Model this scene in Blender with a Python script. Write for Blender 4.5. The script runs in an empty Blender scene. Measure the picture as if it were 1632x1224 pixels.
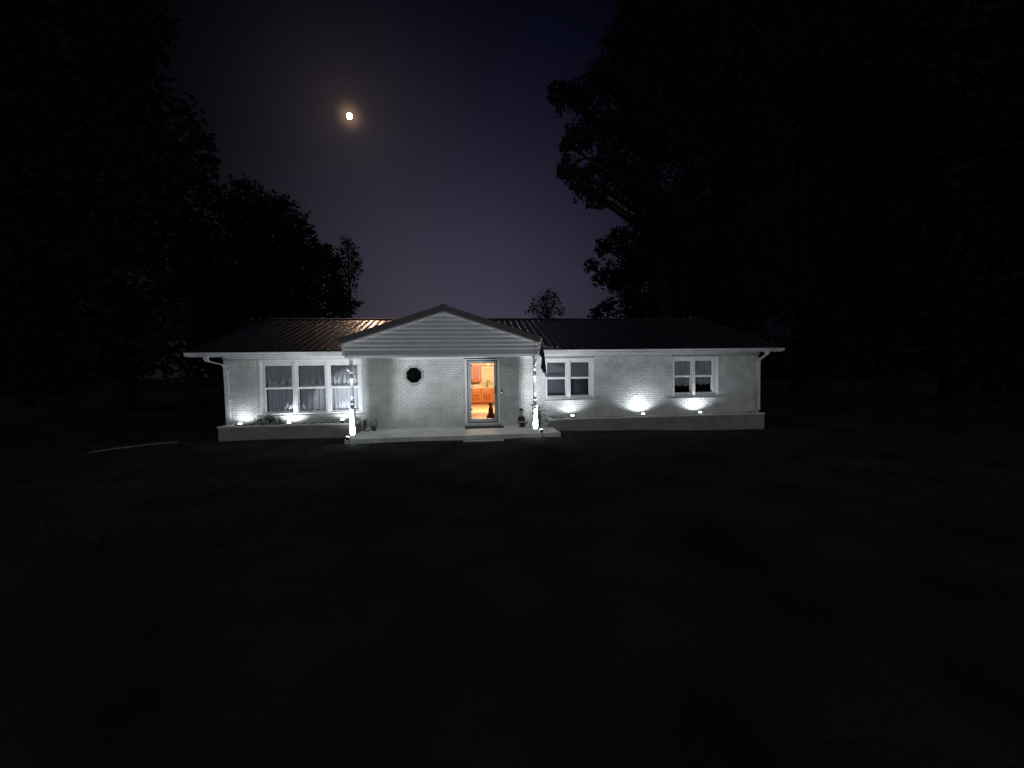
import bpy, bmesh, math, random
from mathutils import Vector, Matrix
random.seed(7)
S = bpy.context.scene
col = S.collection
PI = math.pi

# ------------------------------------------------------------------ camera
cam = bpy.data.cameras.new('camera')
cam.sensor_width = 36.0
cam.lens = 36.0 * 600.0 / 1632.0
cam.clip_end = 2000.0
cam.clip_start = 0.05
camo = bpy.data.objects.new('camera', cam)
col.objects.link(camo)
yaw, pitch, roll = 0.109538, 0.035773, -0.014281
cy, sy, cp, sp = math.cos(yaw), math.sin(yaw), math.cos(pitch), math.sin(pitch)
fw = Vector((sy, cy, 0)) * cp - Vector((0, 0, 1)) * sp
up = Vector((0, 0, 1)) * cp + Vector((sy, cy, 0)) * sp
rt = Vector((cy, -sy, 0))
rt2 = rt * math.cos(roll) + up * math.sin(roll)
up2 = up * math.cos(roll) - rt * math.sin(roll)
M = Matrix(((rt2.x, up2.x, -fw.x, 0), (rt2.y, up2.y, -fw.y, 0), (rt2.z, up2.z, -fw.z, 1.95), (0, 0, 0, 1)))
camo.matrix_world = M
S.camera = camo

# ------------------------------------------------------------------ view
S.view_settings.view_transform = 'Standard'
S.view_settings.look = 'None'
S.view_settings.exposure = 0.0
S.view_settings.gamma = 1.0
S.cycles.max_bounces = 8
S.cycles.transparent_max_bounces = 12
S.cycles.sample_clamp_indirect = 3.0
S.cycles.use_denoising = True

# ------------------------------------------------------------------ night sky
MOON = Vector((-0.23587, 0.81852, 0.52382)).normalized()
w = bpy.data.worlds.new('World')
S.world = w
w.use_nodes = True
nt = w.node_tree
nt.nodes.clear()
N, K = nt.nodes, nt.links
outw = N.new('ShaderNodeOutputWorld')
bg = N.new('ShaderNodeBackground')
K.new(bg.outputs[0], outw.inputs[0])
tc = N.new('ShaderNodeTexCoord')


def wdot(d):
    n = N.new('ShaderNodeVectorMath'); n.operation = 'DOT_PRODUCT'
    K.new(tc.outputs['Generated'], n.inputs[0])
    v = Vector(d).normalized()
    n.inputs[1].default_value = v
    m = N.new('ShaderNodeMath'); m.operation = 'MAXIMUM'
    K.new(n.outputs['Value'], m.inputs[0]); m.inputs[1].default_value = 0.0
    return m.outputs[0]


def wpow(s, p):
    m = N.new('ShaderNodeMath'); m.operation = 'POWER'
    K.new(s, m.inputs[0]); m.inputs[1].default_value = p
    return m.outputs[0]


def wscale(s, c, k=1.0):
    n = N.new('ShaderNodeVectorMath'); n.operation = 'SCALE'
    n.inputs[0].default_value = [x * k for x in c]
    K.new(s, n.inputs['Scale'])
    return n.outputs[0]


def wadd(a, b):
    n = N.new('ShaderNodeVectorMath'); n.operation = 'ADD'
    K.new(a, n.inputs[0]); K.new(b, n.inputs[1])
    return n.outputs[0]


def wmul(a, b):
    n = N.new('ShaderNodeMath'); n.operation = 'MULTIPLY'
    K.new(a, n.inputs[0]); K.new(b, n.inputs[1])
    return n.outputs[0]


noise = N.new('ShaderNodeTexNoise')
noise.inputs['Scale'].default_value = 2.2
noise.inputs['Detail'].default_value = 3.0
K.new(tc.outputs['Generated'], noise.inputs['Vector'])
mr = N.new('ShaderNodeMapRange')
mr.inputs['To Min'].default_value = 0.75
mr.inputs['To Max'].default_value = 1.25
K.new(noise.outputs['Fac'], mr.inputs['Value'])
md = wdot(MOON)
low = wmul(wpow(wdot((-0.03, 1.0, 0.0)), 11.0), mr.outputs[0])
blue = wpow(wdot((0.10, 1.0, 0.30)), 9.0)
skyc = wscale(low, (0.056, 0.051, 0.066))
skyc = wadd(skyc, wscale(blue, (0.0020, 0.0026, 0.0150)))
# assumed glow, added low behind the camera to fill the gable and planter fronts
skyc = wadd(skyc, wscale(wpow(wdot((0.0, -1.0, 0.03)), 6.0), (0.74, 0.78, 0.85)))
skyc = wadd(skyc, wscale(wpow(md, 70.0), (0.0090, 0.0068, 0.0058)))
skyc = wadd(skyc, wscale(wpow(md, 700.0), (0.014, 0.010, 0.008)))
skyc = wadd(skyc, wscale(wpow(md, 7000.0), (0.20, 0.12, 0.07)))
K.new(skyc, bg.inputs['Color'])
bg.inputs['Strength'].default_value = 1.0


# ------------------------------------------------------------------ materials
def mat(name, color, rough=0.7, metal=0.0, var=0.15, scale=6.0, bump=0.0, bscale=40.0, spec=0.5, emit=None, es=0.0):
    m = bpy.data.materials.new(name)
    m.use_nodes = True
    t = m.node_tree
    b = t.nodes['Principled BSDF']
    b.inputs['Roughness'].default_value = rough
    b.inputs['Metallic'].default_value = metal
    b.inputs['Specular IOR Level'].default_value = spec
    b.inputs['Base Color'].default_value = (*color, 1)
    co = t.nodes.new('ShaderNodeTexCoord')
    if var > 0:
        n = t.nodes.new('ShaderNodeTexNoise')
        n.inputs['Scale'].default_value = scale
        n.inputs['Detail'].default_value = 5
        t.links.new(co.outputs['Object'], n.inputs['Vector'])
        r = t.nodes.new('ShaderNodeValToRGB')
        r.color_ramp.elements[0].position = 0.3
        r.color_ramp.elements[1].position = 0.7
        r.color_ramp.elements[0].color = (*[c * (1 - var) for c in color], 1)
        r.color_ramp.elements[1].color = (*[min(1, c * (1 + var)) for c in color], 1)
        t.links.new(n.outputs['Fac'], r.inputs['Fac'])
        t.links.new(r.outputs['Color'], b.inputs['Base Color'])
    if bump > 0:
        n2 = t.nodes.new('ShaderNodeTexNoise')
        n2.inputs['Scale'].default_value = bscale
        n2.inputs['Detail'].default_value = 4
        t.links.new(co.outputs['Object'], n2.inputs['Vector'])
        bp = t.nodes.new('ShaderNodeBump')
        bp.inputs['Strength'].default_value = bump
        bp.inputs['Distance'].default_value = 0.02
        t.links.new(n2.outputs['Fac'], bp.inputs['Height'])
        t.links.new(bp.outputs['Normal'], b.inputs['Normal'])
    if emit:
        b.inputs['Emission Color'].default_value = (*emit, 1)
        b.inputs['Emission Strength'].default_value = es
    return m


def glassmat(name, tint=0.9, ior=1.5):
    m = bpy.data.materials.new(name)
    m.use_nodes = True
    t = m.node_tree
    t.nodes.clear()
    o = t.nodes.new('ShaderNodeOutputMaterial')
    mx = t.nodes.new('ShaderNodeMixShader')
    tr = t.nodes.new('ShaderNodeBsdfTransparent')
    tr.inputs[0].default_value = (tint, tint, tint, 1)
    gl = t.nodes.new('ShaderNodeBsdfGlossy')
    gl.inputs['Roughness'].default_value = 0.04
    gl.inputs['Color'].default_value = (0.9, 0.95, 1, 1)
    fr = t.nodes.new('ShaderNodeFresnel')
    fr.inputs['IOR'].default_value = ior
    t.links.new(fr.outputs[0], mx.inputs[0])
    t.links.new(tr.outputs[0], mx.inputs[1])
    t.links.new(gl.outputs[0], mx.inputs[2])
    t.links.new(mx.outputs[0], o.inputs[0])
    return m


def emat(name, color, strength):
    m = bpy.data.materials.new(name)
    m.use_nodes = True
    t = m.node_tree
    t.nodes.clear()
    o = t.nodes.new('ShaderNodeOutputMaterial')
    e = t.nodes.new('ShaderNodeEmission')
    e.inputs[0].default_value = (*color, 1)
    e.inputs[1].default_value = strength
    t.links.new(e.outputs[0], o.inputs[0])
    return m


m_brick = mat('painted_brick', (0.66, 0.66, 0.64), 0.75, var=0.20, scale=2.3, bump=0.35, bscale=70)
m_mortar = mat('painted_mortar', (0.42, 0.42, 0.40), 0.9, var=0.18, scale=3.0, bump=0.4, bscale=90)
m_trim = mat('white_trim', (0.78, 0.78, 0.77), 0.5, var=0.06, scale=5)
m_soffit = mat('soffit_panel', (0.72, 0.72, 0.70), 0.6, var=0.06, scale=4)
m_siding = mat('vinyl_siding', (0.72, 0.72, 0.70), 0.5, var=0.07, scale=2, bump=0.08, bscale=25)
m_gutter = mat('gutter_metal', (0.70, 0.70, 0.70), 0.4, var=0.10, scale=4)
m_roof = mat('metal_roof', (0.075, 0.08, 0.11), 0.24, metal=0.6, var=0.2, scale=2.5)
m_roofe = mat('roof_edge_metal', (0.07, 0.06, 0.06), 0.5, metal=0.2, var=0.15)
m_slab = mat('pale_slab', (0.66, 0.65, 0.62), 0.85, var=0.18, scale=2.0, bump=0.3, bscale=60)
m_kerb = mat('kerb_concrete', (0.20, 0.19, 0.18), 0.9, var=0.3, scale=5, bump=.3)
m_conc = mat('concrete', (0.42, 0.41, 0.39), 0.85, var=0.22, scale=2.5, bump=0.3, bscale=60)
m_soil = mat('soil', (0.06, 0.045, 0.035), 0.95, var=0.35, scale=12, bump=0.8, bscale=30)
m_doorf = mat('storm_door_grey', (0.42, 0.43, 0.44), 0.45, var=0.05)
m_dark = mat('dark_metal', (0.03, 0.03, 0.035), 0.4, metal=0.3, var=0.1)
m_gap = mat('shadow_gap_dark', (0.06, 0.06, 0.065), 0.7, var=0.1)
m_curt = mat('sheer_curtain', (0.88, 0.89, 0.92), 0.9, var=0.05, scale=8)
m_val = mat('curtain_valance', (0.40, 0.41, 0.44), 0.9, var=0.10, scale=8)
m_glass = glassmat('window_glass', 0.96, 1.45)
m_oglass = glassmat('obscure_glass', 0.7, 1.12)
m_dglass = glassmat('door_glass', 0.95)
m_matt = mat('doormat_fibre', (0.035, 0.032, 0.03), 0.95, var=0.3, scale=30, bump=0.6)
m_oak = mat('oak_cabinet', (0.50, 0.20, 0.07), 0.45, var=0.18, scale=9)
m_oakd = mat('oak_panel', (0.36, 0.10, 0.025), 0.45, var=0.18, scale=9)
m_cream = mat('cream_laminate', (0.78, 0.70, 0.52), 0.4, var=0.05)
m_wall_in = mat('interior_wall_paint', (0.62, 0.42, 0.27), 0.8, var=0.05)
m_blind = mat('cream_shade', (0.78, 0.70, 0.50), 0.85, var=0.05)
m_floor = mat('vinyl_floor', (0.62, 0.48, 0.30), 0.4, var=0.12, scale=3)
m_wood = mat('brown_floor', (0.36, 0.19, 0.11), 0.5, var=0.2, scale=5)
m_dog = mat('dark_brown_fur', (0.085, 0.035, 0.028), 0.85, var=0.35, scale=18, bump=0.5, bscale=120)
m_muz = mat('pale_fur', (0.34, 0.22, 0.17), 0.85, var=0.2, scale=18)
m_flag = mat('dark_flag_cloth', (0.075, 0.045, 0.055), 0.9, var=0.25, scale=5)
m_flagw = mat('pale_flag_cloth', (0.42, 0.36, 0.38), 0.9, var=0.1)
m_white = mat('white_paint', (0.80, 0.80, 0.79), 0.5, var=0.05)
m_ink = mat('black_letter_paint', (0.02, 0.02, 0.03), 0.7, var=0.0)
m_stat_d = mat('statue_dark', (0.025, 0.027, 0.027), 0.6, var=0.3, scale=20)
m_stat_l = mat('statue_pale', (0.36, 0.36, 0.34), 0.6, var=0.15, scale=20)
m_stat_m = mat('statue_mauve', (0.16, 0.12, 0.14), 0.6, var=0.15, scale=20)
m_pot = mat('pale_pot_glaze', (0.50, 0.50, 0.47), 0.5, var=0.1, scale=14)
m_potd = mat('dark_pot_glaze', (0.05, 0.06, 0.06), 0.45, var=0.2, scale=14)
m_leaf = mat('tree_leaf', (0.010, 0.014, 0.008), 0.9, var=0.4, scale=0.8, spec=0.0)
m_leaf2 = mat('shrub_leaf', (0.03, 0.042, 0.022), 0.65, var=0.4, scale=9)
m_petal = mat('pale_blossom', (0.50, 0.50, 0.36), 0.8, var=0.1)
m_bark = mat('bark', (0.02, 0.017, 0.014), 0.95, spec=0.0, var=0.3, scale=4, bump=0.8, bscale=12)
m_lens = emat('lit_lens', (0.93, 0.96, 1.0), 9.0)
m_moon = emat('moon_glow', (1.0, 0.66, 0.44), 800.0)


# ------------------------------------------------------------------ mesh builder
class MB:
    def __init__(s):
        s.v = []; s.f = []; s.mi = []

    def add(s, vs, fs, m=0):
        o = len(s.v)
        s.v += [tuple(p) for p in vs]
        s.f += [tuple(i + o for i in f) for f in fs]
        s.mi += [m] * len(fs)
        return s

    def box(s, x0, x1, y0, y1, z0, z1, m=0):
        return s.add([(x0, y0, z0), (x1, y0, z0), (x1, y1, z0), (x0, y1, z0), (x0, y0, z1), (x1, y0, z1), (x1, y1, z1), (x0, y1, z1)],
                     [(0, 3, 2, 1), (4, 5, 6, 7), (0, 1, 5, 4), (1, 2, 6, 5), (2, 3, 7, 6), (3, 0, 4, 7)], m)

    def bbox(s, x0, x1, y0, y1, z0, z1, b=0.004, m=0):
        """box with chamfered edges on the side facing -Y"""
        return s.add([(x0, y0 + b, z0), (x1, y0 + b, z0), (x1, y1, z0), (x0, y1, z0), (x0, y0 + b, z1), (x1, y0 + b, z1), (x1, y1, z1), (x0, y1, z1),
                      (x0 + b, y0, z0 + b), (x1 - b, y0, z0 + b), (x1 - b, y0, z1 - b), (x0 + b, y0, z1 - b)],
                     [(0, 3, 2, 1), (4, 5, 6, 7), (8, 9, 10, 11), (0, 1, 9, 8), (1, 5, 10, 9), (5, 4, 11, 10), (4, 0, 8, 11), (1, 2, 6, 5), (2, 3, 7, 6), (3, 0, 4, 7)], m)

    def prism(s, poly, y0, y1, m=0):
        """poly in xz counter-clockwise seen from -Y, extruded in y"""
        n = len(poly)
        vs = [(x, y0, z) for x, z in poly] + [(x, y1, z) for x, z in poly]
        fs = [tuple(range(n)), tuple(range(2 * n - 1, n - 1, -1))]
        fs += [(i, i + n, (i + 1) % n + n, (i + 1) % n) for i in range(n)]
        return s.add(vs, fs, m)

    def lathe(s, prof, cx, cy_, n=20, m=0, sx=1, sy_=1):
        vs = []; fs = []
        for r, z in prof:
            for k in range(n):
                a = 2 * PI * k / n
                vs.append((cx + r * sx * math.cos(a), cy_ + r * sy_ * math.sin(a), z))
        for j in range(len(prof) - 1):
            for k in range(n):
                fs.append((j * n + k, j * n + (k + 1) % n, (j + 1) * n + (k + 1) % n, (j + 1) * n + k))
        fs.append(tuple(range(n - 1, -1, -1)))
        fs.append(tuple((len(prof) - 1) * n + k for k in range(n)))
        return s.add(vs, fs, m)

    def tube(s, pts, rads, n=10, m=0):
        vs = []; fs = []
        pts = [Vector(p) for p in pts]
        if not hasattr(rads, '__len__'):
            rads = [rads] * len(pts)
        for i, p in enumerate(pts):
            d = (pts[min(i + 1, len(pts) - 1)] - pts[max(i - 1, 0)]).normalized()
            a = Vector((0, 0, 1)) if abs(d.z) < 0.9 else Vector((1, 0, 0))
            u = d.cross(a).normalized(); v = d.cross(u).normalized()
            for k in range(n):
                t = 2 * PI * k / n
                vs.append(tuple(p + (u * math.cos(t) + v * math.sin(t)) * rads[i]))
        for j in range(len(pts) - 1):
            for k in range(n):
                fs.append((j * n + k, j * n + (k + 1) % n, (j + 1) * n + (k + 1) % n, (j + 1) * n + k))
        fs.append(tuple(range(n - 1, -1, -1)))
        fs.append(tuple((len(pts) - 1) * n + k for k in range(n)))
        return s.add(vs, fs, m)

    def build(s, name, mats, parent=None, smooth=False):
        me = bpy.data.meshes.new(name)
        o0 = WL.get(parent, Vector((0, 0, 0))) if parent else Vector((0, 0, 0))
        me.from_pydata([(x - o0.x, y - o0.y, z - o0.z) for x, y, z in s.v], [], s.f)
        if not isinstance(mats, (list, tuple)):
            mats = [mats]
        for mm in mats:
            me.materials.append(mm)
        if len(mats) > 1:
            me.polygons.foreach_set('material_index', s.mi)
        if smooth:
            me.polygons.foreach_set('use_smooth', [True] * len(me.polygons))
        me.update()
        o = bpy.data.objects.new(name, me)
        col.objects.link(o)
        if parent:
            o.parent = parent
            WL[o] = o0
        else:
            WL[o] = Vector((0, 0, 0))
        return o


WL = {}


def tag(o, label=None, cat=None, group=None, kind=None):
    if label: o['label'] = label
    if cat: o['category'] = cat
    if group: o['group'] = group
    if kind: o['kind'] = kind
    return o


def thing(name, label, cat, loc=(0, 0, 0), group=None, rz=0.0):
    o = bpy.data.objects.new(name, None)
    o.empty_display_size = 0.2
    col.objects.link(o)
    o.location = loc
    o.rotation_euler = (0, 0, rz)
    WL[o] = Vector(loc)
    return tag(o, label, cat, group)


def single(mb, name, m, label, cat, group=None, smooth=False, origin=None):
    """a thing that is one mesh"""
    if origin is None:
        xs = [p[0] for p in mb.v]; ys = [p[1] for p in mb.v]; zs = [p[2] for p in mb.v]
        origin = ((min(xs) + max(xs)) / 2, (min(ys) + max(ys)) / 2, min(zs))
    mb.v = [(x - origin[0], y - origin[1], z - origin[2]) for x, y, z in mb.v]
    o = mb.build(name, m, None, smooth)
    o.location = origin
    WL[o] = Vector(origin)
    return tag(o, label, cat, group)


# ------------------------------------------------------------------ the ground
def gz(x, y):
    z = 0.07
    if x > 2:
        z -= 0.18 * min(1, (x - 2) / 7.0)
    if y < 9:
        z -= 0.05 * min(1.0, (9 - y) / 5)
    d = abs(x) + abs(y - 11)
    return z + 0.012 * math.sin(x * 1.7 + y) * math.sin(y * 1.3) + (-0.3 * min(1, max(0, (d - 30) / 60)))


def axis(vals):
    return vals


gx = [-300, -150, -80, -50, -35, -25] + [-18 + 0.5 * i for i in range(73)] + [25, 35, 50, 80, 150, 300]
gy = [-80, -40, -20, -10, -5] + [-2 + 0.5 * i for i in range(60)] + [35, 50, 80, 150, 300, 600]
g = MB()
vs = [(x, y, gz(x, y)) for y in gy for x in gx]
nx = len(gx)
fs = [(j * nx + i, j * nx + i + 1, (j + 1) * nx + i + 1, (j + 1) * nx + i) for j in range(len(gy) - 1) for i in range(nx - 1)]
g.add(vs, fs)
m_lawn = mat('lawn_ground', (0.034, 0.037, 0.034), 0.95, spec=0.0, var=0.45, scale=0.9, bump=1.0, bscale=14)
tag(g.build('ground', m_lawn, smooth=True), kind='structure')

gr = MB()
for _ in range(42000):
    y = 11.36 - 7.0 * random.random() ** 2.0
    x = min(13, max(-12, random.gauss(1.0, 6.0)))
    if -3.34 < x < 2.52 and y > 10.26:
        continue
    h = random.uniform(0.015, 0.045)
    a = random.random() * PI
    dx, dy = math.cos(a) * 0.007, math.sin(a) * 0.007
    lx, ly = random.gauss(0, 0.016), random.gauss(0, 0.016)
    z = gz(x, y) - 0.004
    gr.add([(x - dx, y - dy, z), (x + dx, y + dy, z), (x + lx, y + ly, z + h)], [(0, 1, 2)])
m_grass = mat('grass_blade', (0.060, 0.066, 0.052), 0.8, spec=0.1, var=0.4, scale=1.2)
tag(gr.build('grass', m_grass), 'short mown lawn grass in front of the house', 'grass', kind='stuff')

# concrete kerb at far left
kb = MB()
kp = []
for i in range(13):
    t = i / 12
    x = -9.35 + 1.1 * t
    y = 10.27 + 1.28 * t + 0.10 * math.sin(t * 3)
    kp.append((x, y))
for i in range(12):
    (xa, ya), (xb, yb) = kp[i], kp[i + 1]
    d = Vector((xb - xa, yb - ya)).normalized(); nn = Vector((-d.y, d.x)) * (0.022)
    za, zb = gz(xa, ya), gz(xb, yb)
    kb.add([(xa - nn.x, ya - nn.y, za - .02), (xb - nn.x, yb - nn.y, zb - .02), (xb + nn.x, yb + nn.y, zb - .02), (xa + nn.x, ya + nn.y, za - .02),
            (xa - nn.x, ya - nn.y, za + .03), (xb - nn.x, yb - nn.y, zb + .03), (xb + nn.x, yb + nn.y, zb + .03), (xa + nn.x, ya + nn.y, za + .03)],
           [(0, 1, 5, 4), (3, 7, 6, 2), (4, 5, 6, 7)])
tag(kb.build('kerb', m_kerb), kind='structure')

# ------------------------------------------------------------------ the house
WY = 12.0                                  # front wall plane
XL, XR = -7.25, 9.90
ZT = 2.47                                  # soffit height
house = thing('brick_house', 'long white painted brick ranch house with dark metal roof and gabled porch', 'house', (0, WY, 0.1))

W1 = (-6.27, -3.30, 0.72, 2.39)            # openings x0 x1 z0 z1
W2 = (2.41, 4.04, 0.99, 2.33)
W3 = (6.76, 8.42, 0.97, 2.34)
DR = (-0.13, 0.87, 0.25, 2.31)
OC = (-1.755, 1.85, 0.285)                 # cx cz apothem
OCB = (OC[0] - OC[2], OC[0] + OC[2], OC[1] - OC[2], OC[1] + OC[2])
opens = [W1, W2, W3, DR, OCB]


def octpts(cx, cz, ap):
    r = ap / math.cos(PI / 8)
    return [(cx + r * math.cos(PI / 8 + k * PI / 4), cz + r * math.sin(PI / 8 + k * PI / 4)) for k in range(8)]


wl = MB()
xs = sorted(set([XL, XR] + [v for o in opens for v in o[:2]]))
zs = sorted(set([-0.15, ZT] + [v for o in opens for v in o[2:]]))
for i in range(len(xs) - 1):
    for j in range(len(zs) - 1):
        xm, zm = (xs[i] + xs[i + 1]) / 2, (zs[j] + zs[j + 1]) / 2
        if any(o[0] < xm < o[1] and o[2] < zm < o[3] for o in opens):
            continue
        for yy, rev in ((WY, 0), (WY + .25, 1)):
            q = [(xs[i], yy, zs[j]), (xs[i + 1], yy, zs[j]), (xs[i + 1], yy, zs[j + 1]), (xs[i], yy, zs[j + 1])]
            wl.add(q[::-1] if rev else q, [(0, 1, 2, 3)])
for o in opens[:4]:
    a, b, c, d = o
    wl.add([(a, WY, c), (a, WY + .25, c), (a, WY + .25, d), (a, WY, d)], [(0, 3, 2, 1)])
    wl.add([(b, WY, c), (b, WY + .25, c), (b, WY + .25, d), (b, WY, d)], [(0, 1, 2, 3)])
    wl.add([(a, WY, d), (b, WY, d), (b, WY + .25, d), (a, WY + .25, d)], [(0, 3, 2, 1)])
    wl.add([(a, WY, c), (b, WY, c), (b, WY + .25, c), (a, WY + .25, c)], [(0, 1, 2, 3)])
op = octpts(*OC)
a, b, c, d = OCB
for (k0, k1, cxy) in ((0, 1, (b, d)), (2, 3, (a, d)), (4, 5, (a, c)), (6, 7, (b, c))):
    wl.add([(cxy[0], WY, cxy[1]), (op[k0][0], WY, op[k0][1]), (op[k1][0], WY, op[k1][1])], [(0, 1, 2)])
for k in range(8):
    p, q = op[k], op[(k + 1) % 8]
    wl.add([(p[0], WY, p[1]), (q[0], WY, q[1]), (q[0], WY + .25, q[1]), (p[0], WY + .25, p[1])], [(0, 1, 2, 3)])
# side and back walls
wl.box(XL, XL + .2, WY + .0, 19.35, -0.25, ZT + .02)
wl.box(XR - .2, XR, WY + .0, 19.35, -0.35, ZT + .02)
wl.box(XL + .2, XR - .2, 19.15, 19.35, -0.25, ZT)
for xa in (XL + .01, XR - .19):
    wl.add([(xa, 12.05, ZT + .02), (xa + .18, 12.05, ZT + .02), (xa + .18, 19.3, ZT + .02), (xa, 19.3, ZT + .02), (xa, 15.7, 3.95), (xa + .18, 15.7, 3.95)],
           [(0, 4, 3), (1, 2, 5), (0, 1, 5, 4), (2, 3, 4, 5)])
wall = wl.build('wall', m_mortar, house)

# individual bricks, laid as part of the wall surface
bk = MB()
CH = 0.0705
BL = 0.2032


def brick(x0, x1, z0, z1):
    if x1 - x0 < 0.03:
        return
    p = random.uniform(0.006, 0.013)
    t = random.uniform(-0.003, 0.003)
    b_ = 0.004
    y0 = WY - p
    vs_ = [(x0, WY + .001, z0), (x1, WY + .001, z0), (x1, WY + .001, z1), (x0, WY + .001, z1),
           (x0 + b_, y0 - t, z0 + b_), (x1 - b_, y0 + t, z0 + b_), (x1 - b_, y0 + t, z1 - b_), (x0 + b_, y0 - t, z1 - b_)]
    bk.add(vs_, [(4, 5, 6, 7), (0, 1, 5, 4), (1, 2, 6, 5), (2, 3, 7, 6), (3, 0, 4, 7)])


def lay(zc0, zc1, x0, x1):
    """one brick, cut around the openings"""
    segs = [(x0, x1)]
    for o in opens:
        m_ = 0.012
        if zc1 > o[2] - 0.004 and zc0 < o[3] + 0.004:
            oa, ob = o[0] - m_, o[1] + m_
            if o is OCB:
                zc = (zc0 + zc1) / 2
                dz = abs(zc - OC[1])
                half = OC[2] if dz < OC[2] * 0.414 else OC[2] * 1.414 - dz
                if half < 0: continue
                oa, ob = OC[0] - half - .03, OC[0] + half + .03
            ns = []
            for s0, s1 in segs:
                if s1 <= oa or s0 >= ob:
                    ns.append((s0, s1))
                else:
                    if s0 < oa: ns.append((s0, oa))
                    if s1 > ob: ns.append((ob, s1))
            segs = ns
    for s0, s1 in segs:
        brick(s0, s1, zc0, zc1)


z = 0.10 - CH * 3
row = 0
ZSOLD = 2.18
while z + CH < ZSOLD:
    x = XL - (BL / 2 if row % 2 else 0)
    while x < XR:
        x0, x1 = max(x + .005, XL), min(x + BL - .005, XR)
        if x1 > x0:
            lay(z + .005, z + CH - .005, x0, x1)
        x += BL
    z += CH
    row += 1
x = XL
while x < XR - .03:                           # soldier course under the frieze
    lay(z + .005, 2.375, x + .004, min(x + CH - .004, XR))
    x += CH
bo = bk.build('brick_facing', m_brick, wall)

# rowlock sills of tilted brick
def window(o, panes, zp0, zr, zp1, rec, label=None, casing=0.055):
    a, b, c, d = o
    wn = MB()
    e = 0.003
    y0, y1 = WY - 0.022, WY + 0.03
    # casing boards
    wn.bbox(a - e, a + casing, y0, y1, c, d, .006)
    wn.bbox(b - casing, b + e, y0, y1, c, d, .006)
    wn.bbox(a + casing, b - casing, y0, y1, d - casing, d, .006)
    wn.bbox(a + casing, b - casing, y0, y1, c, c + .045, .006)
    fr = wn.build('casing', m_trim, house)
    tag(fr)
    f2 = MB()
    ya, yb = WY + .012, WY + rec + .05
    # inner frame: jambs, mullions
    edges = [a + casing] + [v for p in panes for v in p] + [b - casing]
    for k in range(0, len(edges), 2):
        f2.box(edges[k], edges[k + 1], WY + (0.031 if k in (0, len(edges) - 2) else -0.004), yb, c + .045, d - casing)
        if 0 < k < len(edges) - 2:
            xm_ = (edges[k] + edges[k + 1]) / 2
            f2.bbox(xm_ - .03, xm_ + .03, WY - .018, WY - .003, c + .046, d - casing - .001, .005)
    lo, hi = a + casing, b - casing
    for p0, p1 in panes:
        f2.box(p0, p1, WY + .02, yb, c + .045, zp0 - .03)
        f2.box(p0, p1, WY + .02, yb, zp1 + .03, d - casing)
    win = f2.build('window', m_trim, house)
    fr.parent = win
    fr.name = 'frame'
    WL[fr] = WL[house]
    for p0, p1 in panes:
        s = MB()
        yl = WY + rec
        for (q0, q1, yy) in ((zp0 - .03, zr, yl), (zr, zp1 + .03, yl - .028)):
            t_ = .028
            s.box(p0 + .001, p0 + t_, yy - .015, yy + .012, q0, q1)
            s.box(p1 - t_, p1 - .001, yy - .015, yy + .012, q0, q1)
            s.box(p0 + t_, p1 - t_, yy - .015, yy + .012, q0, q0 + t_ + .004)
            s.box(p0 + t_, p1 - t_, yy - .015, yy + .012, q1 - t_ - .004, q1)
        sa = s.build('sash', m_trim, win)
        g_ = MB()
        g_.box(p0 + t_, p1 - t_, yl - .004, yl + .001, zp0, zr - t_)
        g_.box(p0 + t_, p1 - t_, yl - .032, yl - .027, zr + t_, zp1)
        g_.build('pane', m_glass, win)
    si = MB()
    n = int((b - a + .14) / .075)
    for k in range(n):
        x0 = a - .07 + (b - a + .14) * k / n
        x1 = a - .07 + (b - a + .14) * (k + 1) / n - .006
        j = random.uniform(-.003, .003)
        si.add([(x0, WY - .075 + j, c - .075), (x1, WY - .075 + j, c - .075), (x1, WY + .0, c - .078), (x0, WY + .0, c - .078),
                (x0, WY - .080 + j, c - .028), (x1, WY - .080 + j, c - .028), (x1, WY - .002, c - .004), (x0, WY - .002, c - .004)],
               [(0, 3, 2, 1), (4, 5, 6, 7), (0, 1, 5, 4), (1, 2, 6, 5), (2, 3, 7, 6), (3, 0, 4, 7)])
    si.build('sill', m_brick, win)
    return win


window(W1, [(-6.14, -5.33), (-5.20, -4.39), (-4.26, -3.42)], 0.81, 1.515, 2.19, 0.07)
window(W2, [(2.46, 3.11), (3.24, 3.90)], 1.11, 1.68, 2.19, 0.10)
window(W3, [(6.80, 7.46), (7.57, 8.23)], 1.12, 1.67, 2.19, 0.11)

# octagonal window
ow = MB()
o1, o2 = octpts(OC[0], OC[1], OC[2] - .001), octpts(OC[0], OC[1], 0.235)
vs = [(x, WY - .012, z) for x, z in o1] + [(x, WY - .012, z) for x, z in o2] + [(x, WY + .16, z) for x, z in o2] + [(x, WY + .16, z) for x, z in o1]
fs = []
for k in range(8):
    k2 = (k + 1) % 8
    fs += [(k, k2, 8 + k2, 8 + k), (8 + k, 8 + k2, 16 + k2, 16 + k), (16 + k, 16 + k2, 24 + k2, 24 + k), (24 + k, 24 + k2, k2, k)]
ow.add(vs, fs)
own = ow.build('octagonal_window', m_mortar, house)
og = MB(); og.prism(octpts(OC[0], OC[1], 0.236), WY + .13, WY + .135); og.build('pane', m_oglass, own)

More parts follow.
